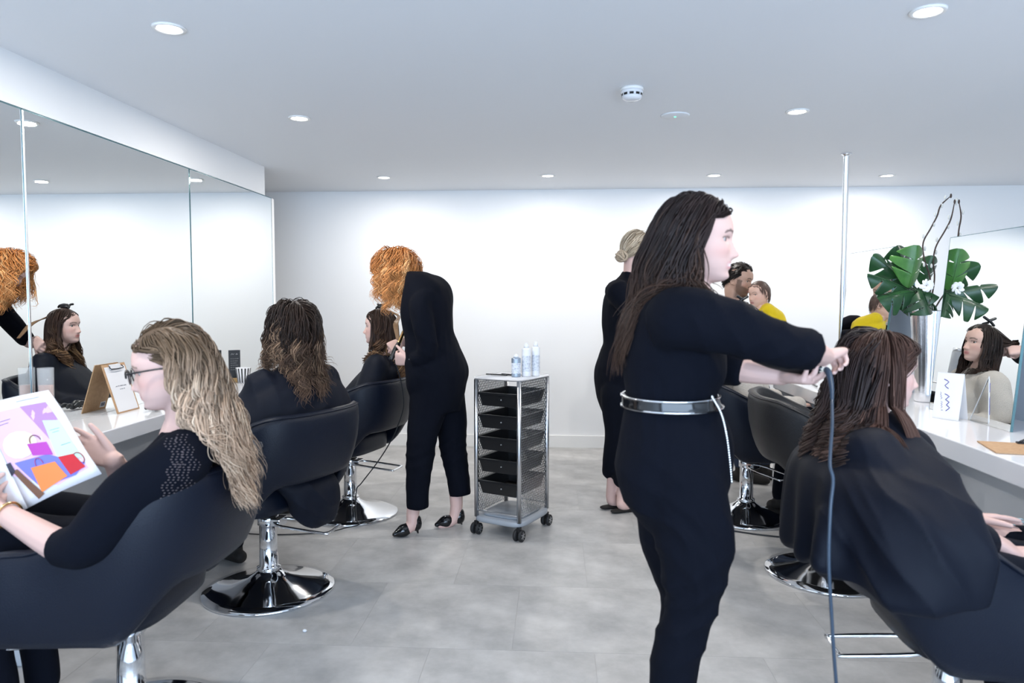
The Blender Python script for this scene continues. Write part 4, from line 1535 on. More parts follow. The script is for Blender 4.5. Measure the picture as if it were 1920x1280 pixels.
# ---- blonde woman reading on the left
def left_reader():
    f = V((-.995, .02, 0)).normalized()
    r = rgt(f)
    cx, cy = CL['L1']
    root = thing('person', 'blonde woman with glasses in a black knit top reading a magazine, seated on the left', 'person', (cx, cy, 0))
    M = head_frame(P(316, 688, 1.98), (-.92, -.32, -.20), (-.22, -.06, 1))
    nb = P(352, 806, 2.02)
    S = lambda x, y, z: V((x, y, z))
    shL, elL, wrL = P(338, 862, 1.85), P(165, 1022, 1.74), P(8, 962, 1.86)
    shR, elR, wrR = P(335, 860, 2.20), P(262, 965, 2.28), P(212, 862, 2.08)
    pel, ch = S(-1.16, 2.05, .60), P(335, 890, 2.03)
    hips = [S(-1.18, 2.16, .585), S(-1.18, 1.95, .585)]
    knees = [S(-1.68, 2.15, .60), S(-1.68, 1.95, .60)]
    anks = [S(-1.62, 2.14, .10), S(-1.62, 1.97, .10)]

    def hands(mb):
        hand(mb, wrL, (-.75, .45, .35), (-.2, .5, .55), True, (.5, .55, .6, .7), thumb=.5)
        hand(mb, wrR, (-.86, -.02, .42), (.15, -.95, .2), False, (.18, .22, .28, .35), thumb=.55, tcurl=.2)
    skin_body(root, M, 1, nb, [([nb, ch, pel], [.07, .09, .09]), ([ch, shL, P(240, 932, 1.78), P(165, 1018, 1.735), P(125, 1028, 1.76), wrL], [.05, .045, .042, .042, .043, .029]), ([ch, shR, elR, P(235, 905, 2.18), wrR], [.05, .045, .042, .040, .028]),
                               ([pel, hips[0], knees[0], anks[0]], [.08, .07, .05, .035]), ([pel, hips[1], knees[1], anks[1]], [.08, .07, .05, .035])], PALE, (.20, .13, .09), .004, (.62, .28, .27), extra=hands, down=.35)
    trousers(root, hips, knees, anks)
    for a in anks:
        shoe_simple(root, a, f)
    g = MB()
    sp = [S(-1.16, 2.05, .55), S(-1.15, 2.05, .66), P(300, 1010, 2.03), P(312, 950, 2.03), P(325, 890, 2.03), P(342, 838, 2.03), P(350, 812, 2.03), P(352, 800, 2.03)]
    pr = [(.18, .15, .13), (.19, .16, .13), (.175, .15, .12), (.17, .16, .11), (.175, .13, .10), (.165, .08, .08), (.11, .065, .062), (.075, .062, .058)]
    g.loft(torso_rings(sp, r, f, 1, pr))
    g.tube([P(330, 872, 1.90), shL, P(240, 930, 1.78), P(165, 1015, 1.735), P(118, 1027, 1.765)], [.085, .078, .072, .064, .052], 16, cap=False)
    g.tube([P(335, 872, 2.15), shR, elR, P(235, 905, 2.18)], [.08, .072, .06, .05], 16)
    cloth(g, 'knit_top', root, M_KNIT, .0085, 5, .004, (7, 7, 6), seed=6)
    cols = ((.13, .085, .052), (.58, .41, .29), .22, .66, .28, ((.74, .57, .42), .42, .32))
    bk = -f

    def pull(p, u, q):
        return np.tile(np.array(bk) * .13, (len(p), 1))
    hair(root, M, 1, 2200, 32, .375, .22, part=-.02, comb=-.95, vol=.24, grav=.40, stiff=.80, wave=(.027, .125), wstart=.20, clumps=100, clump=.70, cols=cols, rad=.0022,
         colliders=[(P(345, 860, 1.88), P(345, 855, 2.18), .098), (ch + V((.02, 0, -.15)), ch + V((.02, 0, .02)), .14)], seed=21, face=-.004, pull=pull, flick=.010)
    # glasses
    gl = thing('glasses', 'dark framed glasses worn by the blonde reader', 'glasses', M @ V((0, .1, 0)))
    for s in (-1, 1):
        ring = [M @ V((s * .033 + .023 * math.cos(a), .099 - .006 * abs(math.cos(a)) * (1 if s * math.cos(a) > 0 else 0), -.004 + .019 * math.sin(a) * (1.05 if math.sin(a) > 0 else 1))) for a in [2 * math.pi * k / 20 for k in range(21)]]
        MB().tube(ring, .0019, 6, 1).build('rim', M_BLACKP, gl, world=True)
        top = [M @ V((s * .033 + .024 * math.cos(a), .0995, -.003 + .019 * math.sin(a))) for a in [math.pi * k / 10 for k in range(11)]]
        MB().tube(top, .0027, 6, 1).build('brow_bar', M_BLACKP, gl, world=True)
        MB().tube([M @ V(q) for q in ((s * .057, .096, .004), (s * .073, .085, .006), (s * .079, .02, .004), (s * .080, -.012, 0))], .0024, 6, 4).build('temple', M_BLACKP, gl, world=True)
        R = M.to_3x3()
        MB().ell(M @ V((s * .033, .0985, -.004)), (.0225, .0008, .0185), R, 20, 8).build('lens', M_LENS, gl, world=True)
    MB().tube([M @ V(q) for q in ((-.011, .100, .002), (0, .104, .006), (.011, .100, .002))], .002, 6, 3).build('bridge', M_BLACKP, gl, world=True)
    e = M @ V((-.079, -.010, -.046))
    for k, rr in enumerate((.006, .007, .0065)):
        MB().ell(e + V((.004 * (k % 2), -.004, -.010 * k)), (rr, rr, rr)).build('pearl_earring', mat('pearl', (.85, .82, .78), .15), root, world=True)
    w = wrL.lerp(elL, .06)
    d = (elL - wrL).normalized()
    x = d.cross(UP).normalized()
    y_ = x.cross(d)
    pts = [w + (x * math.cos(a) + y_ * math.sin(a)) * .034 for a in [2 * math.pi * k / 16 for k in range(17)]]
    MB().tube(pts, .004, 6, 2).build('watch_strap', M_GOLD, root, world=True)
    # openwork stitches on the back of the shoulder
    lm = MB()
    rows_ = [((318, 822), (352, 905)), ((338, 815), (368, 885)), ((330, 870), (300, 968)), ((352, 905), (318, 960))]
    from mathutils.bvhtree import BVHTree
    top = [c for c in root.children if c.name.startswith('knit_top')][0]
    bv = BVHTree.FromPolygons([v.co + V(root.location) for v in top.data.vertices], [tuple(p.vertices) for p in top.data.polygons])
    o = V((0, 0, CAMH))
    for (a, b) in rows_:
        for off in (-9, 0, 9):
            n_ = int(math.hypot(b[0] - a[0], b[1] - a[1]) / 5)
            for k in range(n_):
                u = k / n_
                zx = 4 * (1 if (k // 3) % 2 else -1)
                px, py = a[0] + (b[0] - a[0]) * u + off + zx * (((k % 3) - 1)), a[1] + (b[1] - a[1]) * u
                dr = (P(px, py, 2) - o).normalized()
                hit, nn, _, _ = bv.ray_cast(o, dr)
                if hit is None:
                    continue
                x = nn.cross(UP).normalized()
                lm.ell(hit + nn * .0004, (.0028, .0011, .0014), Matrix((x, nn, x.cross(nn))).transposed(), 6, 4)
    lo = lm.build('openwork_stitches', mat('skin_through_knit', (.13, .105, .11), .8), root, world=True)
    lo['kind'] = 'stuff'


left_reader()
# her magazine: two pages with printed pictures
TL, TR_, BR, BL = P(-40, 762, 1.99), P(90, 731, 2.0), P(191, 888, 1.93), P(52, 952, 1.91)
mag = thing('magazine', 'open fashion magazine with bright handbag pictures held by the blonde reader', 'magazine', BL)


def page_pt(u, v, e=0):
    a, b = TL.lerp(TR_, u), BL.lerp(BR, u)
    nrm = (TR_ - TL).cross(BL - TL).normalized()
    if nrm.y > 0:
        nrm = -nrm
    return b.lerp(a, v) + nrm * (e + .012 * math.sin(math.pi * u) + .006 * math.sin(2 * math.pi * v) * u)


def page_patch(poly, e, col, name, rough=.35):
    """flat printed area, slightly above the sheet; poly in page coordinates"""
    n = len(poly)
    c = (sum(p[0] for p in poly) / n, sum(p[1] for p in poly) / n)
    vs, fs = [page_pt(*c, e)], []
    K = 5
    dense = []
    for i in range(n):
        a, b = poly[i], poly[(i + 1) % n]
        dense += [(a[0] + (b[0] - a[0]) * k / K, a[1] + (b[1] - a[1]) * k / K) for k in range(K)]
    nd = len(dense)
    for q in (.5, 1):
        vs += [page_pt(c[0] + (p[0] - c[0]) * q, c[1] + (p[1] - c[1]) * q, e) for p in dense]
    for i in range(nd):
        j = (i + 1) % nd
        fs += [(0, 1 + i, 1 + j), (1 + i, 1 + nd + i, 1 + nd + j, 1 + j)]
    m = mat('print_' + name, col, rough)
    o = MB().add(vs, fs).build(name, m, mag, world=True)
    return o


def sheet(name, fn, m):
    N = 10
    vs = [fn(i / N, j / N, e) for e in (0, -.0025) for j in range(N + 1) for i in range(N + 1)]
    n2 = (N + 1) ** 2
    fs = []
    for j in range(N):
        for i in range(N):
            a = j * (N + 1) + i
            fs += [(a, a + 1, a + N + 2, a + N + 1), (n2 + a, n2 + a + N + 1, n2 + a + N + 2, n2 + a + 1)]
    ed = [i for i in range(N + 1)] + [j * (N + 1) + N for j in range(1, N + 1)] + [N * (N + 1) + i for i in range(N - 1, -1, -1)] + [j * (N + 1) for j in range(N - 1, 0, -1)]
    for i in range(len(ed)):
        a, b = ed[i], ed[(i + 1) % len(ed)]
        fs.append((a, n2 + a, n2 + b, b))
    return MB().add(vs, fs).build(name, m, mag, world=True)


sheet('right_page', page_pt, mat('magazine_paper', (.70, .70, .73), .3))
T2, B2 = P(-150, 830, 2.05), P(-70, 1030, 1.98)
sheet('left_page', lambda u, v, e: (B2.lerp(BL, u)).lerp(T2.lerp(TL, u), v) + V((0, -.010 * math.sin(math.pi * u) - e, 0)), mat('magazine_paper', (.70, .70, .73), .3))
circ = lambda cx, cy, rx, ry, n=14: [(cx + rx * math.cos(2 * math.pi * k / n), cy + ry * math.sin(2 * math.pi * k / n)) for k in range(n)]
page_patch([(.02, .30), (.02, .90), (.88, .88), (.92, .10), (.5, .06)], .0008, (.70, .46, .70), 'pink_background')
page_patch([(.55, .89), (.88, .88), (.90, .62), (.72, .40)], .0012, (.42, .22, .62), 'violet_panel')
page_patch([(.72, .70), (.90, .66), (.93, .22), (.66, .26)], .0016, (.52, .74, .66), 'mint_panel')
page_patch(circ(.30, .54, .24, .13), .0016, (.78, .72, .48), 'yellow_disc')
page_patch([(.12, .40), (.58, .36), (.92, .16), (.75, .08), (.30, .10)], .0020, (.16, .17, .58), 'blue_floor')
page_patch([(.40, .52), (.64, .48), (.64, .34), (.40, .40)], .0026, (.42, .05, .38), 'purple_handbag')
page_patch([(.30, .30), (.62, .27), (.66, .10), (.28, .06)], .0030, (.80, .22, .06), 'orange_handbag')
page_patch([(.68, .30), (.86, .28), (.90, .12), (.70, .10)], .0032, (.52, .015, .025), 'red_handbag')
page_patch([(.04, .34), (.12, .34), (.30, .04), (.20, .02)], .0032, (.16, .08, .05), 'brown_figure')
page_patch([(-.0, .42), (.07, .42), (.08, .33), (.0, .30)], .0034, (.03, .03, .05), 'dark_figure')
for (cx, cy, rx, ry, col, nm) in ((.52, .52, .07, .06, (.20, .05, .10), 'purple_handle'), (.89, .22, .055, .06, (.30, .05, .04), 'red_handle'), (.43, .30, .05, .06, (.35, .08, .20), 'orange_handle')):
    pts = [page_pt(cx + rx * math.cos(a), cy + ry * math.sin(a), .0035) for a in [math.pi * (k / 10) - (1.2 if nm == 'red_handle' else 0) for k in range(11)]]
    MB().tube(pts, .0014, 5, 2).build(nm, mat('print_' + nm, col, .4), mag, world=True)
ln = MB()
for k, (u0, u1, v) in enumerate(((.55, .85, .945), (.05, .35, .80), (.08, .30, .77), (.74, .86, .58), (.76, .84, .55), (.78, .90, .40))):
    ln.tube([page_pt(u0, v, .002), page_pt((u0 + u1) / 2, v, .002), page_pt(u1, v, .002)], .0006, 4, 2)
ln.build('text_lines', M_INK, mag, world=True)


# ---- brown haired client seen from behind
def middle_client():
    f = V((-.84, .54, 0)).normalized()
    r = rgt(f)
    cx, cy = CL['L2']
    root = thing('person', 'client in a black gown with wavy brown hair seen from behind', 'person', (cx, cy, 0))
    M = head_frame(P(549, 613, 3.10), (-.80, .60, -.06))
    nb = P(552, 690, 3.08)
    S = lambda p, d=0, l=0, z=0: V(p) + f * d + r * l + V((0, 0, z))
    base = V((cx, cy, 0)) - f * .06
    pel = S(base, 0, 0, .60)
    ch = V((nb.x, nb.y, nb.z - .14))
    shs = [S(nb, -.0, s * .165, -.06) for s in (-1, 1)]
    els = [S(nb, .05, s * .255, -.28) for s in (-1, 1)]
    wrs = [S(nb, .30, s * .14, -.36) for s in (-1, 1)]
    hips = [S(base, .0, s * .10, .585) for s in (-1, 1)]
    knees = [S(base, .47, s * .11, .60) for s in (-1, 1)]
    anks = [S(base, .50, s * .11, .10) for s in (-1, 1)]

    def hands(mb):
        for w, s in zip(wrs, (-1, 1)):
            hand(mb, w, f - r * s * .4, (0, 0, -1), s < 0, (.3, .35, .4, .45))
    skin_body(root, M, 1, nb, [([nb, ch, pel], [.07, .09, .09])] + [([ch, a, b, c], [.05, .05, .04, .026]) for a, b, c in zip(shs, els, wrs)] + [([pel, a, b, c], [.08, .07, .05, .035]) for a, b, c in zip(hips, knees, anks)],
              LIGHT, (.06, .04, .03), .006, extra=hands)
    trousers(root, hips, knees, anks)
    for a in anks:
        shoe_simple(root, a, f, M_BOOT)
    z = nb.z
    n2 = lambda d, zz: V((nb.x, nb.y, zz)) + f * d
    rings = [(n2(.05, .56), r, .24, .26, .16, f), (n2(.04, .66), r, .25, .26, .18, f), (n2(.02, .76), r, .29, .24, .175, f), (n2(.01, .84), r, .285, .20, .16, f), (n2(0, .92), r, .235, .13, .13, f), (n2(0, z - .03), r, .165, .085, .09, f), (n2(0, z + .005), r, .08, .065, .065, f), (n2(0, z + .02), r, .062, .055, .055, f)]
    limbs = [([a, b, c], [.07, .07, .065]) for a, b, c in zip(shs, els, wrs)] + [([h, k_, k_ + V((0, 0, -.15))], [.12, .11, .10]) for h, k_ in zip(hips, knees)]

    gown(root, rings, limbs, (nb.x, nb.y, z), .006, 7, .009, .0105, 8, fine=[(.006, (.8, .4, .4), 40, P(480, 740, 2.95), .15), (.006, (.7, .3, -.5), 40, P(620, 730, 2.95), .15)])
    # cloth that falls out below the backrest
    fc = V((FC['L2'][0], FC['L2'][1], 0)).normalized()
    rc = rgt(fc)
    c = V((cx, cy, 0)) - fc * .235
    g = MB()
    rr = [(c + rc * .06 + V((0, 0, .295)), .02, .018, .0), (c + rc * .065 + V((0, 0, .32)), .085, .04, .0), (c + rc * .05 + V((0, 0, .38)), .13, .062, .0), (c + rc * .03 + V((0, 0, .47)), .155, .07, .0), (c + V((0, 0, .54)), .17, .06, .03), (c + V((0, 0, .60)), .17, .05, .09)]
    g.loft([(p + fc * o, rc, w, d, d, fc) for p, w, d, o in rr], 30)
    cloth(g, 'gown_tail', root, M_GOWN, .0095, 3, .010, (6, 6, 3), seed=9, fine=[(.006, (.75, .1, .55), 45, c + V((0, 0, .42)), .16)])
    cols = ((.022, .013, .010), (.12, .072, .048), .35, .95, .32, ((.24, .155, .10), .35, .45))
    hair(root, M, 1, 1700, 24, .275, .14, part=.0, comb=-.35, vol=.38, grav=.50, stiff=.76, wave=(.018, .090), wstart=.28, clumps=56, clump=.72, cols=cols, rad=.0022,
         colliders=[(shs[0], shs[1], .095), (ch, ch + V((0, 0, -.2)), .15)], seed=31, face=.05, flick=.012)


middle_client()


# ---- girl in the far chair on the left, seen in profile and in the mirror
def far_client():
    f = V((-.98, .18, 0)).normalized()
    r = rgt(f)
    cx, cy = CL['L3']
    root = thing('person', 'young client in a black gown in profile, beside the redhead stylist', 'person', (cx, cy, 0))
    M = head_frame(P(712, 612, 4.42), (-.985, .0, .02))
    nb = P(726, 666, 4.40)
    base = V((cx, cy, 0)) - f * .04
    S = lambda p, d=0, l=0, z=0: V(p) + f * d + r * l + V((0, 0, z))
    pel = S(base, 0, 0, .60)
    ch = V((nb.x, nb.y, nb.z - .15))
    shs = [S(nb, -.0, s * .155, -.06) for s in (-1, 1)]
    els = [S(nb, .06, s * .24, -.27) for s in (-1, 1)]
    wrs = [S(nb, .30, s * .12, -.33) for s in (-1, 1)]
    hips = [S(base, .0, s * .10, .585) for s in (-1, 1)]
    knees = [S(base, .45, s * .11, .60) for s in (-1, 1)]
    anks = [S(base, .45, s * .11, .10) for s in (-1, 1)]

    def hands(mb):
        for w, s in zip(wrs, (-1, 1)):
            hand(mb, w, f - r * s * .5, (0, 0, -1), s < 0, (.3, .35, .4, .45), .95)
    skin_body(root, M, .98, nb, [([nb, ch, pel], [.065, .085, .09])] + [([ch, a, b, c], [.048, .048, .04, .026]) for a, b, c in zip(shs, els, wrs)] + [([pel, a, b, c], [.08, .07, .05, .035]) for a, b, c in zip(hips, knees, anks)],
              PALE, (.07, .04, .03), .0045, extra=hands, iris=(.10, .12, .12))
    trousers(root, hips, knees, anks)
    for a in anks:
        shoe_simple(root, a, f, M_BOOT)
    z = nb.z
    n2 = lambda d, zz: V((nb.x, nb.y, zz)) + f * d
    rings = [(n2(.04, .57), r, .23, .26, .12, f), (n2(.06, .68), r, .235, .24, .13, f), (n2(.04, .78), r, .235, .18, .13, f), (n2(.01, .87), r, .21, .125, .115, f), (n2(0, z - .045), r, .155, .08, .085, f), (n2(0, z), r, .078, .062, .062, f), (n2(0, z + .018), r, .06, .053, .053, f)]
    limbs = [([a, b, c], [.08, .08, .065]) for a, b, c in zip(shs, els, wrs)] + [([h, k_, k_ + V((0, 0, -.15))], [.12, .105, .10]) for h, k_ in zip(hips, knees)]
    gown(root, rings, limbs, (nb.x, nb.y, z), .006, 8, .010, .0115, 14)
    cols = ((.040, .022, .016), (.16, .085, .045), .35, 1, .32, ((.34, .20, .10), .30, .4))
    hair(root, M, .98, 800, 24, .44, .14, part=.01, comb=-.35, vol=.14, grav=.6, stiff=.74, wave=(.026, .11), wstart=.38, curl=1, clumps=30, clump=.84, cols=cols, rad=.0027,
         colliders=[(shs[0], shs[1], .088), (ch, ch + V((0, 0, -.2)), .125)], seed=41, face=.035, flick=.008)
    for s in (-1, 1):
        MB().ell(M @ V((s * .078, -.004, -.045)), (.005, .005, .005)).build('stud_earring', M_GOLD, root, world=True)
    # section drawn out to the wand
    mb = MB()
    for k in range(9):
        o_ = (k - 4) * .006
        mb.tube([M @ V((.03 + o_, -.055, .095)), M @ V((.035 + o_, -.11, .065)), P(742, 608, 4.30) + V((o_ * .5, 0, 0)), P(746, 636, 4.22) + V((o_ * .3, 0, 0))], [.0035, .004, .004, .003], 6, 4)
    me = mb.mesh('held_section')
    set_col(me, np.tile(np.array((.20, .12, .065)), (len(me.vertices), 1)))
    place('held_section', me, M_HAIR, root)
    # sectioning clip on top
    c = M @ V((.02, -.01, .115))
    t = thing('sectioning_clip', 'black claw clip on top of the head of the young client', 'hair clip', c)
    for k, (a, b) in enumerate((((-.035, -.01, 0), (-.01, .012, .02)), ((-.01, .01, .018), (.02, -.005, .016)), ((.02, -.004, .016), (.045, .008, .004)), ((-.02, .012, .01), (-.035, .03, .022)))):
        MB().tube([c + V(a), c + (V(a) + V(b)) / 2 + V((0, 0, .004)), c + V(b)], .007, 8, 3).build('claw', M_BLACKP, t, world=True)
    MB().ell(c + V((0, .005, .006)), (.034, .02, .014)).build('hinge', M_BLACKP, t, world=True)


far_client()


# ---- redhead stylist bending over the far chair
def redhead():
    f = V((-.90, .43, 0)).normalized()
    r = rgt(f)
    root = thing('person', 'redhead stylist in a black jumpsuit and heels bending over her client', 'person', (-.70, 3.96, 0))
    Y = 4.02
    M = head_frame(P(741, 505, 4.17), (-.76, .12, -.62), (-.60, .05, .80))
    nb = P(783, 533, 4.10)
    shL, elL, wrL = P(788, 572, 3.89), P(799, 662, 3.86), P(768, 676, 3.93)
    shR, elR, wrR = P(800, 560, 4.22), P(790, 640, 4.42), P(752, 640, 4.36)
    pel, ch = P(818, 700, Y), P(802, 570, Y)
    hipL, kneeL, ankL = P(803, 765, 3.95), P(788, 850, 3.93), P(774, 962, 3.93)
    hipR, kneeR, ankR = P(840, 760, 4.12), P(850, 845, 4.12), P(856, 948, 4.10)
    tips = {}

    def extra(mb):
        hand(mb, wrL, (-.9, .25, .1), (-.1, .9, .3), True, (.8, .85, .9, .95), .95)
        hand(mb, wrR, (-.6, -.5, -.4), (-.5, .5, -.5), False, (.9, .95, 1.0, 1.0), .95)
        for ank, hb, toe in ((ankL, P(780, 985, 3.93), P(748, 998, 3.87)), (ankR, P(860, 972, 4.10), P(826, 985, 4.05))):
            mb.tube([ank, hb.lerp(toe, .25) + V((0, 0, .015)), hb.lerp(toe, .7) + V((0, 0, .0)), toe], [.036, .034, .028, .018], 12)
            mb.ell(hb, (.03, .03, .03))
    skin_body(root, M, 1, nb, [([nb, ch, P(812, 630, Y), pel], [.065, .08, .08, .09]), ([ch, shL, elL, wrL], [.05, .05, .04, .026]), ([ch, shR, elR, wrR], [.05, .05, .04, .026]),
                               ([pel, hipL, kneeL, ankL], [.08, .07, .052, .036]), ([pel, hipR, kneeR, ankR], [.08, .07, .052, .036])], PALE, (.25, .10, .04), .0045, extra=extra)
    g = MB()
    sp = [P(822, 770, Y), P(819, 725, Y), P(818, 690, Y), P(812, 650, Y), P(804, 622, Y), P(799, 588, Y), P(800, 556, Y + .02), P(799, 534, Y + .04), P(793, 518, Y + .06), P(783, 510, Y + .08)]
    pr = [(.14, .11, .11), (.18, .14, .15), (.19, .15, .16), (.165, .14, .14), (.145, .13, .135), (.155, .13, .14), (.16, .115, .135), (.145, .095, .115), (.11, .07, .075), (.06, .05, .05)]
    g.loft(torso_rings(sp, r, f, 1, pr))
    g.tube([P(802, 560, 3.95), shL, P(796, 615, 3.85), P(800, 660, 3.855), P(778, 676, 3.895)], [.070, .066, .060, .056, .046], 16, cap=False)
    g.tube([P(805, 555, 4.15), shR, P(798, 600, 4.33), elR + V((.0, -.01, .01))], [.075, .068, .060, .052], 16)
    g.tube([P(812, 720, 3.96), P(800, 775, 3.95), P(791, 830, 3.935), P(788, 862, 3.93), P(784, 905, 3.93), P(783, 952, 3.93)], [.125, .100, .084, .078, .068, .060], 18, cap=False)
    g.tube([P(830, 720, 4.08), P(845, 780, 4.12), P(849, 830, 4.12), P(856, 880, 4.11), P(863, 928, 4.10)], [.12, .095, .082, .068, .060], 18, cap=False)
    cloth(g, 'jumpsuit', root, M_CLOTH, .0085, 4, .007, (8, 8, 6), seed=17, fine=[(.004, (.3, 0, -.9), 50, P(788, 855, 3.93), .12), (.003, (1, .3, 0), 90, P(812, 640, 3.9), .1), (.004, (.5, 0, .8), 50, P(800, 650, 3.85), .1), (.004, (.4, 0, -.9), 55, P(852, 850, 4.1), .12)])
    for ank, hb, toe, hl in ((ankL, P(780, 984, 3.93), P(740, 1001, 3.86), P(784, 1014, 3.93)), (ankR, P(861, 971, 4.10), P(819, 988, 4.045), P(866, 1000, 4.10))):
        s = MB()
        hl = V((hl.x, hl.y, .0))
        toe = V((toe.x, toe.y, .018))
        ball = toe.lerp(hb, .36)
        ball.z = .030
        s.tube([toe, ball, toe.lerp(hb, .70) + V((0, 0, .004)), hb + V((0, 0, .008))], [.014, .036, .030, .034], 14)
        s.tube([hb + V((0, 0, .03)), hb], [.031, .033], 12)
        s.tube([hb + V((0, 0, -.01)), hb.lerp(hl, .5), hl + V((0, 0, .006))], [.024, .009, .0055], 10)
        place('high_heel', s.remesh('high_heel', .0042, 3), M_PATENT, root)
    cols = ((.42, .15, .04), (.66, .29, .10), .1, .8, .28, ((.78, .42, .18), .40, .2))
    dn = (-.10, -.02, -1)
    hair(root, M, 1.04, 1700, 22, .27, .16, part=.0, comb=-.25, vol=.42, grav=.42, stiff=.78, wave=(.018, .080), wstart=.15, clumps=60, clump=.5, cols=cols, rad=.0023, seed=51, face=.06, flick=.012, gvec=dn,
         colliders=[(P(800, 560, 3.95), P(800, 555, 4.15), .10)])
    w = wrL.lerp(elL, .18)
    pts = [w + V((.0, math.cos(a) * .033, math.sin(a) * .034)) for a in [2 * math.pi * k / 14 for k in range(15)]]
    MB().tube(pts, .0024, 6, 2).build('bracelet', M_CHROME, root, world=True)
    pts = [q + V((-.012, 0, -.006)) for q in pts]
    MB().tube(pts, .0016, 6, 2).build('bracelet', M_CHROME, root, world=True)


redhead()
t = thing('curling_wand', 'black curling wand with a gold barrel in the redhead stylist hands', 'curling wand', P(742, 668, 3.98))
MB().tube([P(734, 672, 3.97), P(742, 655, 3.99), P(747, 645, 4.01)], [.014, .016, .013], 12).build('handle', M_BLACKP, t, world=True)
MB().tube([P(747, 645, 4.01), P(757, 622, 4.08)], [.012, .011], 12).build('barrel', M_GOLD, t, world=True)
MB().tube([P(740, 676, 3.97), P(752, 715, 4.0), P(757, 760, 4.05), P(745, 800, 4.08), P(728, 835, 4.12), P(705, 870, 4.18), P(678, 905, 4.2), P(668, 920, 4.2), V((-1.16, 4.1, .03)), V((-1.12, 4.02, .02)), V((-1.18, 3.98, .012)), V((-1.3, 3.9, .006)), V((-1.6, 3.85, .006)), V((-1.9, 3.9, .006))], .0035, 8, 8).build('cord', M_CORD, t, world=True)


# ---- blonde stylist in the background
def blonde_stylist():
    f = V((.86, .50, 0)).normalized()
    r = rgt(f)
    root = thing('person', 'blonde stylist with a low bun in black clothes, half hidden in the background', 'person', (.40, 4.55, 0))
    Y = 4.55
    M = head_frame(P(1196, 468, Y), (.86, .42, -.18))
    nb = P(1183, 527, Y)
    pel, ch = P(1172, 700, Y), P(1175, 570, Y)
    sh = [P(1158, 548, 4.40), P(1190, 548, 4.70)]      # right, left
    el = [P(1215, 610, 4.30), P(1235, 605, 4.72)]
    wr = [V((.90, 4.36, 1.17)), V((.92, 4.50, 1.16))]
    hips = [P(1160, 740, 4.46), P(1172, 740, 4.62)]
    knees = [P(1157, 820, 4.46), P(1172, 815, 4.64)]
    anks = [P(1146, 930, 4.50), P(1166, 945, 4.42)]

    def extra(mb):
        hand(mb, wr[0], (.8, .3, -.2), (.2, .6, -.6), False, (.8, .85, .9, .95), .95)
        hand(mb, wr[1], (.8, -.3, -.1), (.2, -.6, -.6), True, (.8, .85, .9, .95), .95)
        for a in anks:
            b = V((a.x, a.y, .04))
            mb.tube([a, b + f * .02, b + f * .12, b + f * .17], [.034, .036, .03, .02], 12)
    skin_body(root, M, 1, nb, [([nb, ch, pel], [.065, .08, .09])] + [([ch, a, b, c], [.05, .04, .036, .026]) for a, b, c in zip(sh, el, wr)] + [([pel, a, b, c], [.08, .07, .05, .034]) for a, b, c in zip(hips, knees, anks)],
              PALE, (.3, .2, .12), .0055, extra=extra)
    g = MB()
    sp = [P(1168, 780, Y), P(1168, 735, Y), P(1168, 695, Y), P(1170, 655, Y), P(1172, 640, Y), P(1172, 600, Y), P(1174, 560, Y), P(1178, 535, Y), P(1183, 515, Y), P(1184, 508, Y)]
    pr = [(.14, .11, .11), (.185, .14, .15), (.19, .15, .16), (.155, .125, .125), (.145, .12, .12), (.155, .13, .13), (.165, .11, .12), (.135, .075, .085), (.065, .06, .06), (.06, .056, .056)]
    g.loft(torso_rings(sp, r, f, 1, pr))
    for a, b, c in zip(sh, el, wr):
        g.tube([ch.lerp(a, .3), a, b, b.lerp(c, .45)], [.08, .075, .058, .046], 14)
    for h, k_, a in zip(hips, knees, anks):
        g.tube([h, h.lerp(k_, .5), k_, a + V((0, 0, .16))], [.115, .095, .075, .06], 16)
    cloth(g, 'black_outfit', root, M_CLOTH, .0105, 5, .006, (8, 8, 6), seed=23)
    for a in anks:
        b = V((a.x, a.y, 0))
        s = MB()
        s.tube([b - f * .05 + V((0, 0, .012)), b + f * .06 + V((0, 0, .012)), b + f * .17 + V((0, 0, .012))], [.030, .036, .026], 12, flat=(.35, 1))
        s.tube([b + f * .06 + V((0, 0, .02)), b + f * .15 + V((0, 0, .02))], [.04, .034], 12)
        place('slipper', s.remesh('slipper', .006, 3), M_BOOT, root)
    cols = ((.30, .235, .165), (.55, .45, .33), .2, .8, .25, ((.62, .52, .40), .4, .1))
    bn = np.array(M @ V((0, -.105, -.062)))

    def pull(p, u, q):
        v = bn - p
        return v / np.maximum(np.linalg.norm(v, axis=1), 1e-3)[:, None] * (.9 if u > .25 else .45)
    hair(root, M, 1, 900, 18, .20, .12, part=.02, comb=-.8, vol=.13, grav=.15, stiff=.6, wave=(.003, .1), clumps=50, clump=.4, cols=cols, rad=.0026, seed=61, face=.02, pull=pull)
    mb = MB()
    c = V(bn)
    for k in range(26):
        a0 = k * 2.399
        R = .028 + .012 * math.sin(k * 1.7)
        ax = V((math.cos(k), math.sin(k * .7), .6 * math.cos(k * 1.3))).normalized()
        x = ax.cross(V((.2, .3, 1))).normalized()
        y_ = ax.cross(x)
        mb.tube([c + x * (R * math.cos(a)) + y_ * (R * .85 * math.sin(a)) + ax * .008 * math.sin(2 * a) for a in [a0 + k2 * .5 for k2 in range(9)]], .0065, 7, 3)
    mb.ell(c, (.03, .03, .03))
    me = mb.mesh('bun')
    set_col(me, np.tile(np.array((.42, .33, .24)), (len(me.vertices), 1)))
    place('bun', me, M_HAIR, root)


blonde_stylist()


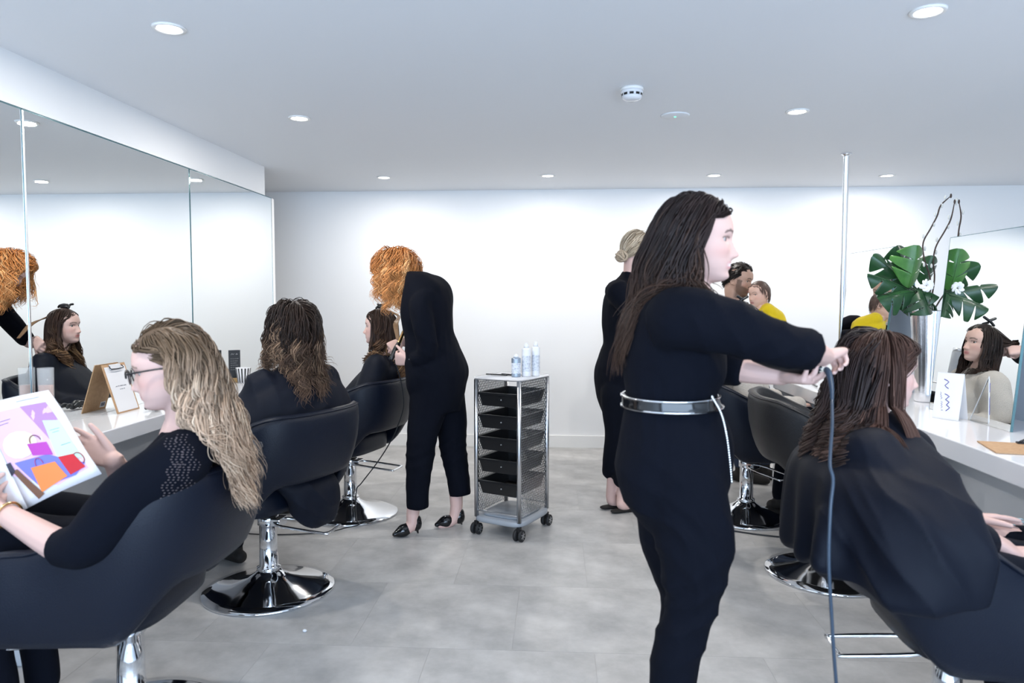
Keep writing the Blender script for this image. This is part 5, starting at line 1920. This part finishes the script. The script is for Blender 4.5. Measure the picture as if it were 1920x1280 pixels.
# ---- woman in the cream jumper, seen mainly in the leaning mirror
def cream_client():
    f = V((.995, .08, 0)).normalized()
    r = rgt(f)
    cx, cy = CL['R3']
    root = thing('person', 'woman in a cream jumper in the far right chair, facing the leaning mirrors', 'person', (cx, cy, 0))
    M = head_frame(V((cx - .02, cy + .02, 1.165)), (.97, -.15, -.02))
    nb = V((cx - .05, cy + .02, .99))
    base = V((cx, cy, 0)) - f * .05
    S = lambda p, d=0, l=0, z=0: V(p) + f * d + r * l + V((0, 0, z))
    pel, ch = S(base, 0, 0, .60), S(nb, 0, 0, -.15)
    shs = [S(nb, 0, s * .165, -.055) for s in (-1, 1)]
    els = [S(nb, -.01, s * .25, -.27) for s in (-1, 1)]
    wrs = [S(nb, .28, s * .17, -.30) for s in (-1, 1)]
    hips = [S(base, 0, s * .10, .585) for s in (-1, 1)]
    knees = [S(base, .36, s * .11, .60) for s in (-1, 1)]
    anks = [S(base, .30, s * .11, .10) for s in (-1, 1)]

    def hands(mb):
        for w, s in zip(wrs, (-1, 1)):
            hand(mb, w, f - r * s * .5, (0, 0, -1), s < 0, (.3, .35, .4, .45), .95)
    skin_body(root, M, 1, nb, [([nb, ch, pel], [.065, .085, .09])] + [([ch, a, b, c], [.048, .048, .04, .026]) for a, b, c in zip(shs, els, wrs)] + [([pel, a, b, c], [.08, .07, .05, .035]) for a, b, c in zip(hips, knees, anks)],
              LIGHT, (.04, .025, .02), .0045, extra=hands)
    trousers(root, hips, knees, anks)
    for a in anks:
        shoe_simple(root, a, f, M_BOOT)
    g = MB()
    z = nb.z
    n2 = lambda d, zz: V((nb.x, nb.y, zz)) + f * d
    g.loft([(n2(.02, .56), r, .19, .15, .13, f), (n2(.02, .68), r, .185, .15, .13, f), (n2(.01, .80), r, .185, .15, .125, f), (n2(0, .89), r, .185, .11, .115, f), (n2(0, z - .035), r, .15, .08, .085, f), (n2(0, z + .01), r, .078, .065, .065, f), (n2(0, z + .03), r, .064, .058, .058, f)])
    for a, b, c in zip(shs, els, wrs):
        g.tube([a, b, c], [.085, .078, .055], 14)
    cloth(g, 'cream_jumper', root, M_CREAM, .011, 4, .009, (9, 9, 7), seed=27)
    cols = ((.020, .013, .011), (.050, .028, .020), .4, 1, .3, ((.07, .04, .028), .2, .3))
    hair(root, M, 1, 700, 20, .36, .12, part=.02, comb=-.25, vol=.12, grav=.65, stiff=.7, wave=(.008, .14), clumps=40, clump=.5, cols=cols, rad=.0027, seed=71, face=.045,
         colliders=[(shs[0], shs[1], .088)])
    hv = wrs[0]
    tgt = np.array((cx - .20, cy + .02, 1.20))

    def pull(p, u, q):
        v = tgt - p
        return v / np.maximum(np.linalg.norm(v, axis=1), .02)[:, None] * .9
    hair(root, M, 1, 260, 14, .26, .08, comb=-.9, vol=.12, grav=.05, stiff=.5, wave=(.002, .1), clumps=12, clump=.6, cols=cols, rad=.003, seed=72, face=.0, pull=pull, keep=lambda q: (q[:, 1] < -.03) & (q[:, 2] > .0), scalp=False, name='held_hair')
    c = M @ V((0, -.02, .125))
    t = thing('sectioning_clip', 'black claw clip on the head of the woman in the cream jumper', 'hair clip', c)
    for k, (a, b) in enumerate((((-.03, 0, -.01), (0, 0, .015)), ((0, 0, .012), (.030, .004, .028)), ((0, 0, .012), (-.028, -.004, .030)), ((.0, .01, 0), (.03, 0, -.012)))):
        MB().tube([c + V(a), c + (V(a) + V(b)) / 2, c + V(b)], .008, 8, 3).build('claw', M_BLACKP, t, world=True)


cream_client()


# ---- man holding a baby beyond the island
def man_and_baby():
    f = V((.88, -.47, 0)).normalized()
    r = rgt(f)
    root = thing('person', 'bearded man in a black top and jeans holding a baby beyond the island', 'person', (1.36, 5.34, 0))
    Y = 5.34
    M = head_frame(P(1386, 524, Y), (.80, -.52, -.22), (.1, .0, 1))
    nb = P(1380, 582, Y + .02)
    ch, pel = P(1382, 625, Y + .02), P(1400, 715, Y + .05)
    sh = [P(1352, 592, 5.20), P(1408, 592, 5.48)]      # right, left
    el = [P(1385, 655, 5.08), P(1470, 630, 5.42)]
    wr = [P(1425, 640, 5.02), P(1452, 612, 5.12)]
    hips = [P(1385, 730, 5.25), P(1412, 730, 5.45)]
    knees = [P(1392, 800, 5.22), P(1428, 800, 5.42)]
    anks = [V((1.33, 5.22, .10)), V((1.51, 5.33, .10))]

    def extra(mb):
        hand(mb, wr[0], (.9, -.05, .25), (-.1, .6, .6), False, (.5, .55, .6, .65), 1.08)
        hand(mb, wr[1], (-.45, -.35, .80), (-.5, .6, 0), True, (.12, .15, .2, .25), 1.08, thumb=.5)
    skin_body(root, M, 1.03, nb, [([nb, ch, pel], [.07, .10, .10])] + [([ch, a, b, c], [.055, .055, .045, .03]) for a, b, c in zip(sh, el, wr)] + [([pel, a, b, c], [.09, .08, .055, .04]) for a, b, c in zip(hips, knees, anks)],
              TAN, (.012, .008, .007), .0048, (.42, .17, .15), beard=(.13, .078, .056), male=True, extra=extra)
    g = MB()
    sp = [pel + V((0, 0, -.06)), pel + V((0, 0, .06)), pel.lerp(ch, .5), ch, P(1382, 600, Y + .02), P(1381, 585, Y + .02), P(1381, 577, Y + .02)]
    pr = [(.16, .11, .11), (.165, .115, .115), (.175, .12, .12), (.195, .125, .125), (.18, .10, .10), (.10, .075, .075), (.075, .066, .066)]
    g.loft(torso_rings(sp, r, f, 1, pr))
    for a, b, c in zip(sh, el, wr):
        g.tube([ch.lerp(a, .7), a, b, b.lerp(c, .8)], [.08, .075, .06, .045], 14)
    cloth(g, 'black_top', root, M_CLOTH, .0115, 4, .005, (8, 8, 6), seed=33)
    c = MB()
    c.tube([nb + f * .055 + r * .06 + V((0, 0, -.01)), nb - f * .02 + r * .085 + V((0, 0, .005)), nb - f * .07 + V((0, 0, .02)), nb - r * .08 + V((0, 0, .005)), nb + f * .05 - r * .06 + V((0, 0, -.01))], [.014, .022, .026, .022, .014], 10).build('pale_collar', M_CREAM, root, world=True)
    trousers(root, hips, knees, [a + V((0, 0, .04)) for a in anks], M_DENIM, (.11, .085, .065, .06), 'jeans')
    for a in anks:
        b = V((a.x, a.y, 0))
        s = MB()
        s.tube([b - f * .05 + V((0, 0, .038)), b + f * .05 + V((0, 0, .038)), b + f * .17 + V((0, 0, .03))], [.036, .040, .028], 12)
        s.tube([b + V((0, 0, .04)), b + V((0, 0, .15))], [.046, .052], 12)
        place('boot', s.remesh('boot', .008, 3), M_BOOT, root)
    cols = ((.010, .007, .006), (.018, .012, .010), .3, 1, .3, ((.02, .014, .012), .1, .3))
    hair(root, M, 1.03, 1100, 10, .06, .2, part=.02, comb=-1.6, vol=.07, grav=.06, stiff=.8, wave=(.001, .06), clumps=60, clump=.2, cols=cols, rad=.0026, seed=81, face=.03,
         keep=lambda q: q[:, 2] > np.where(q[:, 1] > -.03, .015, -.035))
    # baby
    f2 = V((-.80, -.60, 0)).normalized()
    r2 = rgt(f2)
    kb = .80
    bc = P(1436, 592, 5.17)
    by = thing('person', 'baby in a yellow knitted jumper held against the man', 'person', bc + V((0, 0, -.12)))
    MBy = head_frame(P(1423, 551, 5.14), (-.86, -.48, -.10), (-.1, -.05, 1))
    nb2 = P(1426, 575, 5.15)
    bp = P(1438, 622, 5.17)
    sh2 = [nb2 - r2 * .055 + V((.0, 0, -.02)), nb2 + r2 * .055 + V((0, 0, -.02))]
    el2 = [P(1462, 598, 5.13), P(1412, 604, 5.26)]
    wr2 = [P(1458, 618, 5.08), P(1404, 600, 5.30)]
    kn2 = [P(1456, 652, 5.14), P(1440, 654, 5.24)]
    an2 = [P(1462, 680, 5.14), P(1446, 682, 5.24)]

    def ex2(mb):
        hand(mb, wr2[0], (-.5, -.2, -.6), (-.4, .5, 0), True, (.8, .8, .9, .9), .42)
        hand(mb, wr2[1], (-.7, .2, .1), (0, .5, -.6), False, (.8, .8, .9, .9), .42)
    skin_body(by, MBy, kb, nb2, [([nb2, bp], [.045, .06])] + [([nb2, a, b, c], [.03, .03, .026, .02]) for a, b, c in zip(sh2, el2, wr2)] + [([bp, a, b, b + V((-.03, -.02, -.01))], [.05, .04, .028, .022]) for a, b in zip(kn2, an2)],
              (.66, .42, .33), (.30, .2, .15), .0045, (.55, .24, .22), nose=.55, baby=True, extra=ex2, iris=(.10, .10, .12))
    g = MB()
    g.loft([(bp + V((0, 0, -.02)), r2, .075, .065, .065, f2), (bp.lerp(nb2, .3), r2, .100, .090, .090, f2), (bp.lerp(nb2, .65), r2, .098, .082, .088, f2), (nb2 + V((0, 0, -.02)), r2, .066, .05, .055, f2), (nb2 + V((0, 0, .008)), r2, .040, .036, .04, f2)], 24)
    for a, b, c in zip(sh2, el2, wr2):
        g.tube([a, b, b.lerp(c, .85)], [.048, .045, .032], 12)
    cloth(g, 'yellow_jumper', by, M_YELLOW, .008, 4, .006, (14, 14, 9), seed=37)
    g = MB()
    for a, b in zip(kn2, an2):
        g.tube([bp + V((0, 0, -.02)), a, b + V((0, 0, .02))], [.062, .05, .035], 12)
    cloth(g, 'leggings', by, M_DENIM, .009, 4, .004, (12, 12, 9))
    cols = ((.12, .075, .06), (.15, .10, .08), .3, 1, .25, ((.14, .09, .07), .1, .3))
    hair(by, MBy, kb, 600, 8, .045, .3, part=.0, comb=-.5, vol=.02, grav=.3, stiff=.7, wave=(.001, .06), clumps=60, clump=.2, cols=cols, rad=.0016, seed=83, face=.05)


man_and_baby()

# ------------------------------------------------------------------ odds and ends on the floor
o = MB().ell((0, 0, .006), (.009, .007, .006), None, 8, 6).build('paper_scrap', M_PAPER)
o.location = (-1.28 + .30, 2.72, 0)
tag(o, 'tiny white scrap on the floor beside the nearest left chair', 'scrap')
o = MB().tube([V((.95, 4.10, .005)), V((1.12, 4.02, .005)), V((1.28, 3.98, .005)), V((1.42, 4.02, .005)), V((1.60, 4.15, .005)), V((1.74, 4.2, .005))], .0045, 8, 6).build('extension_cable', M_CORD)
tag(o, 'black cable lying on the floor under the far right chair', 'cable')
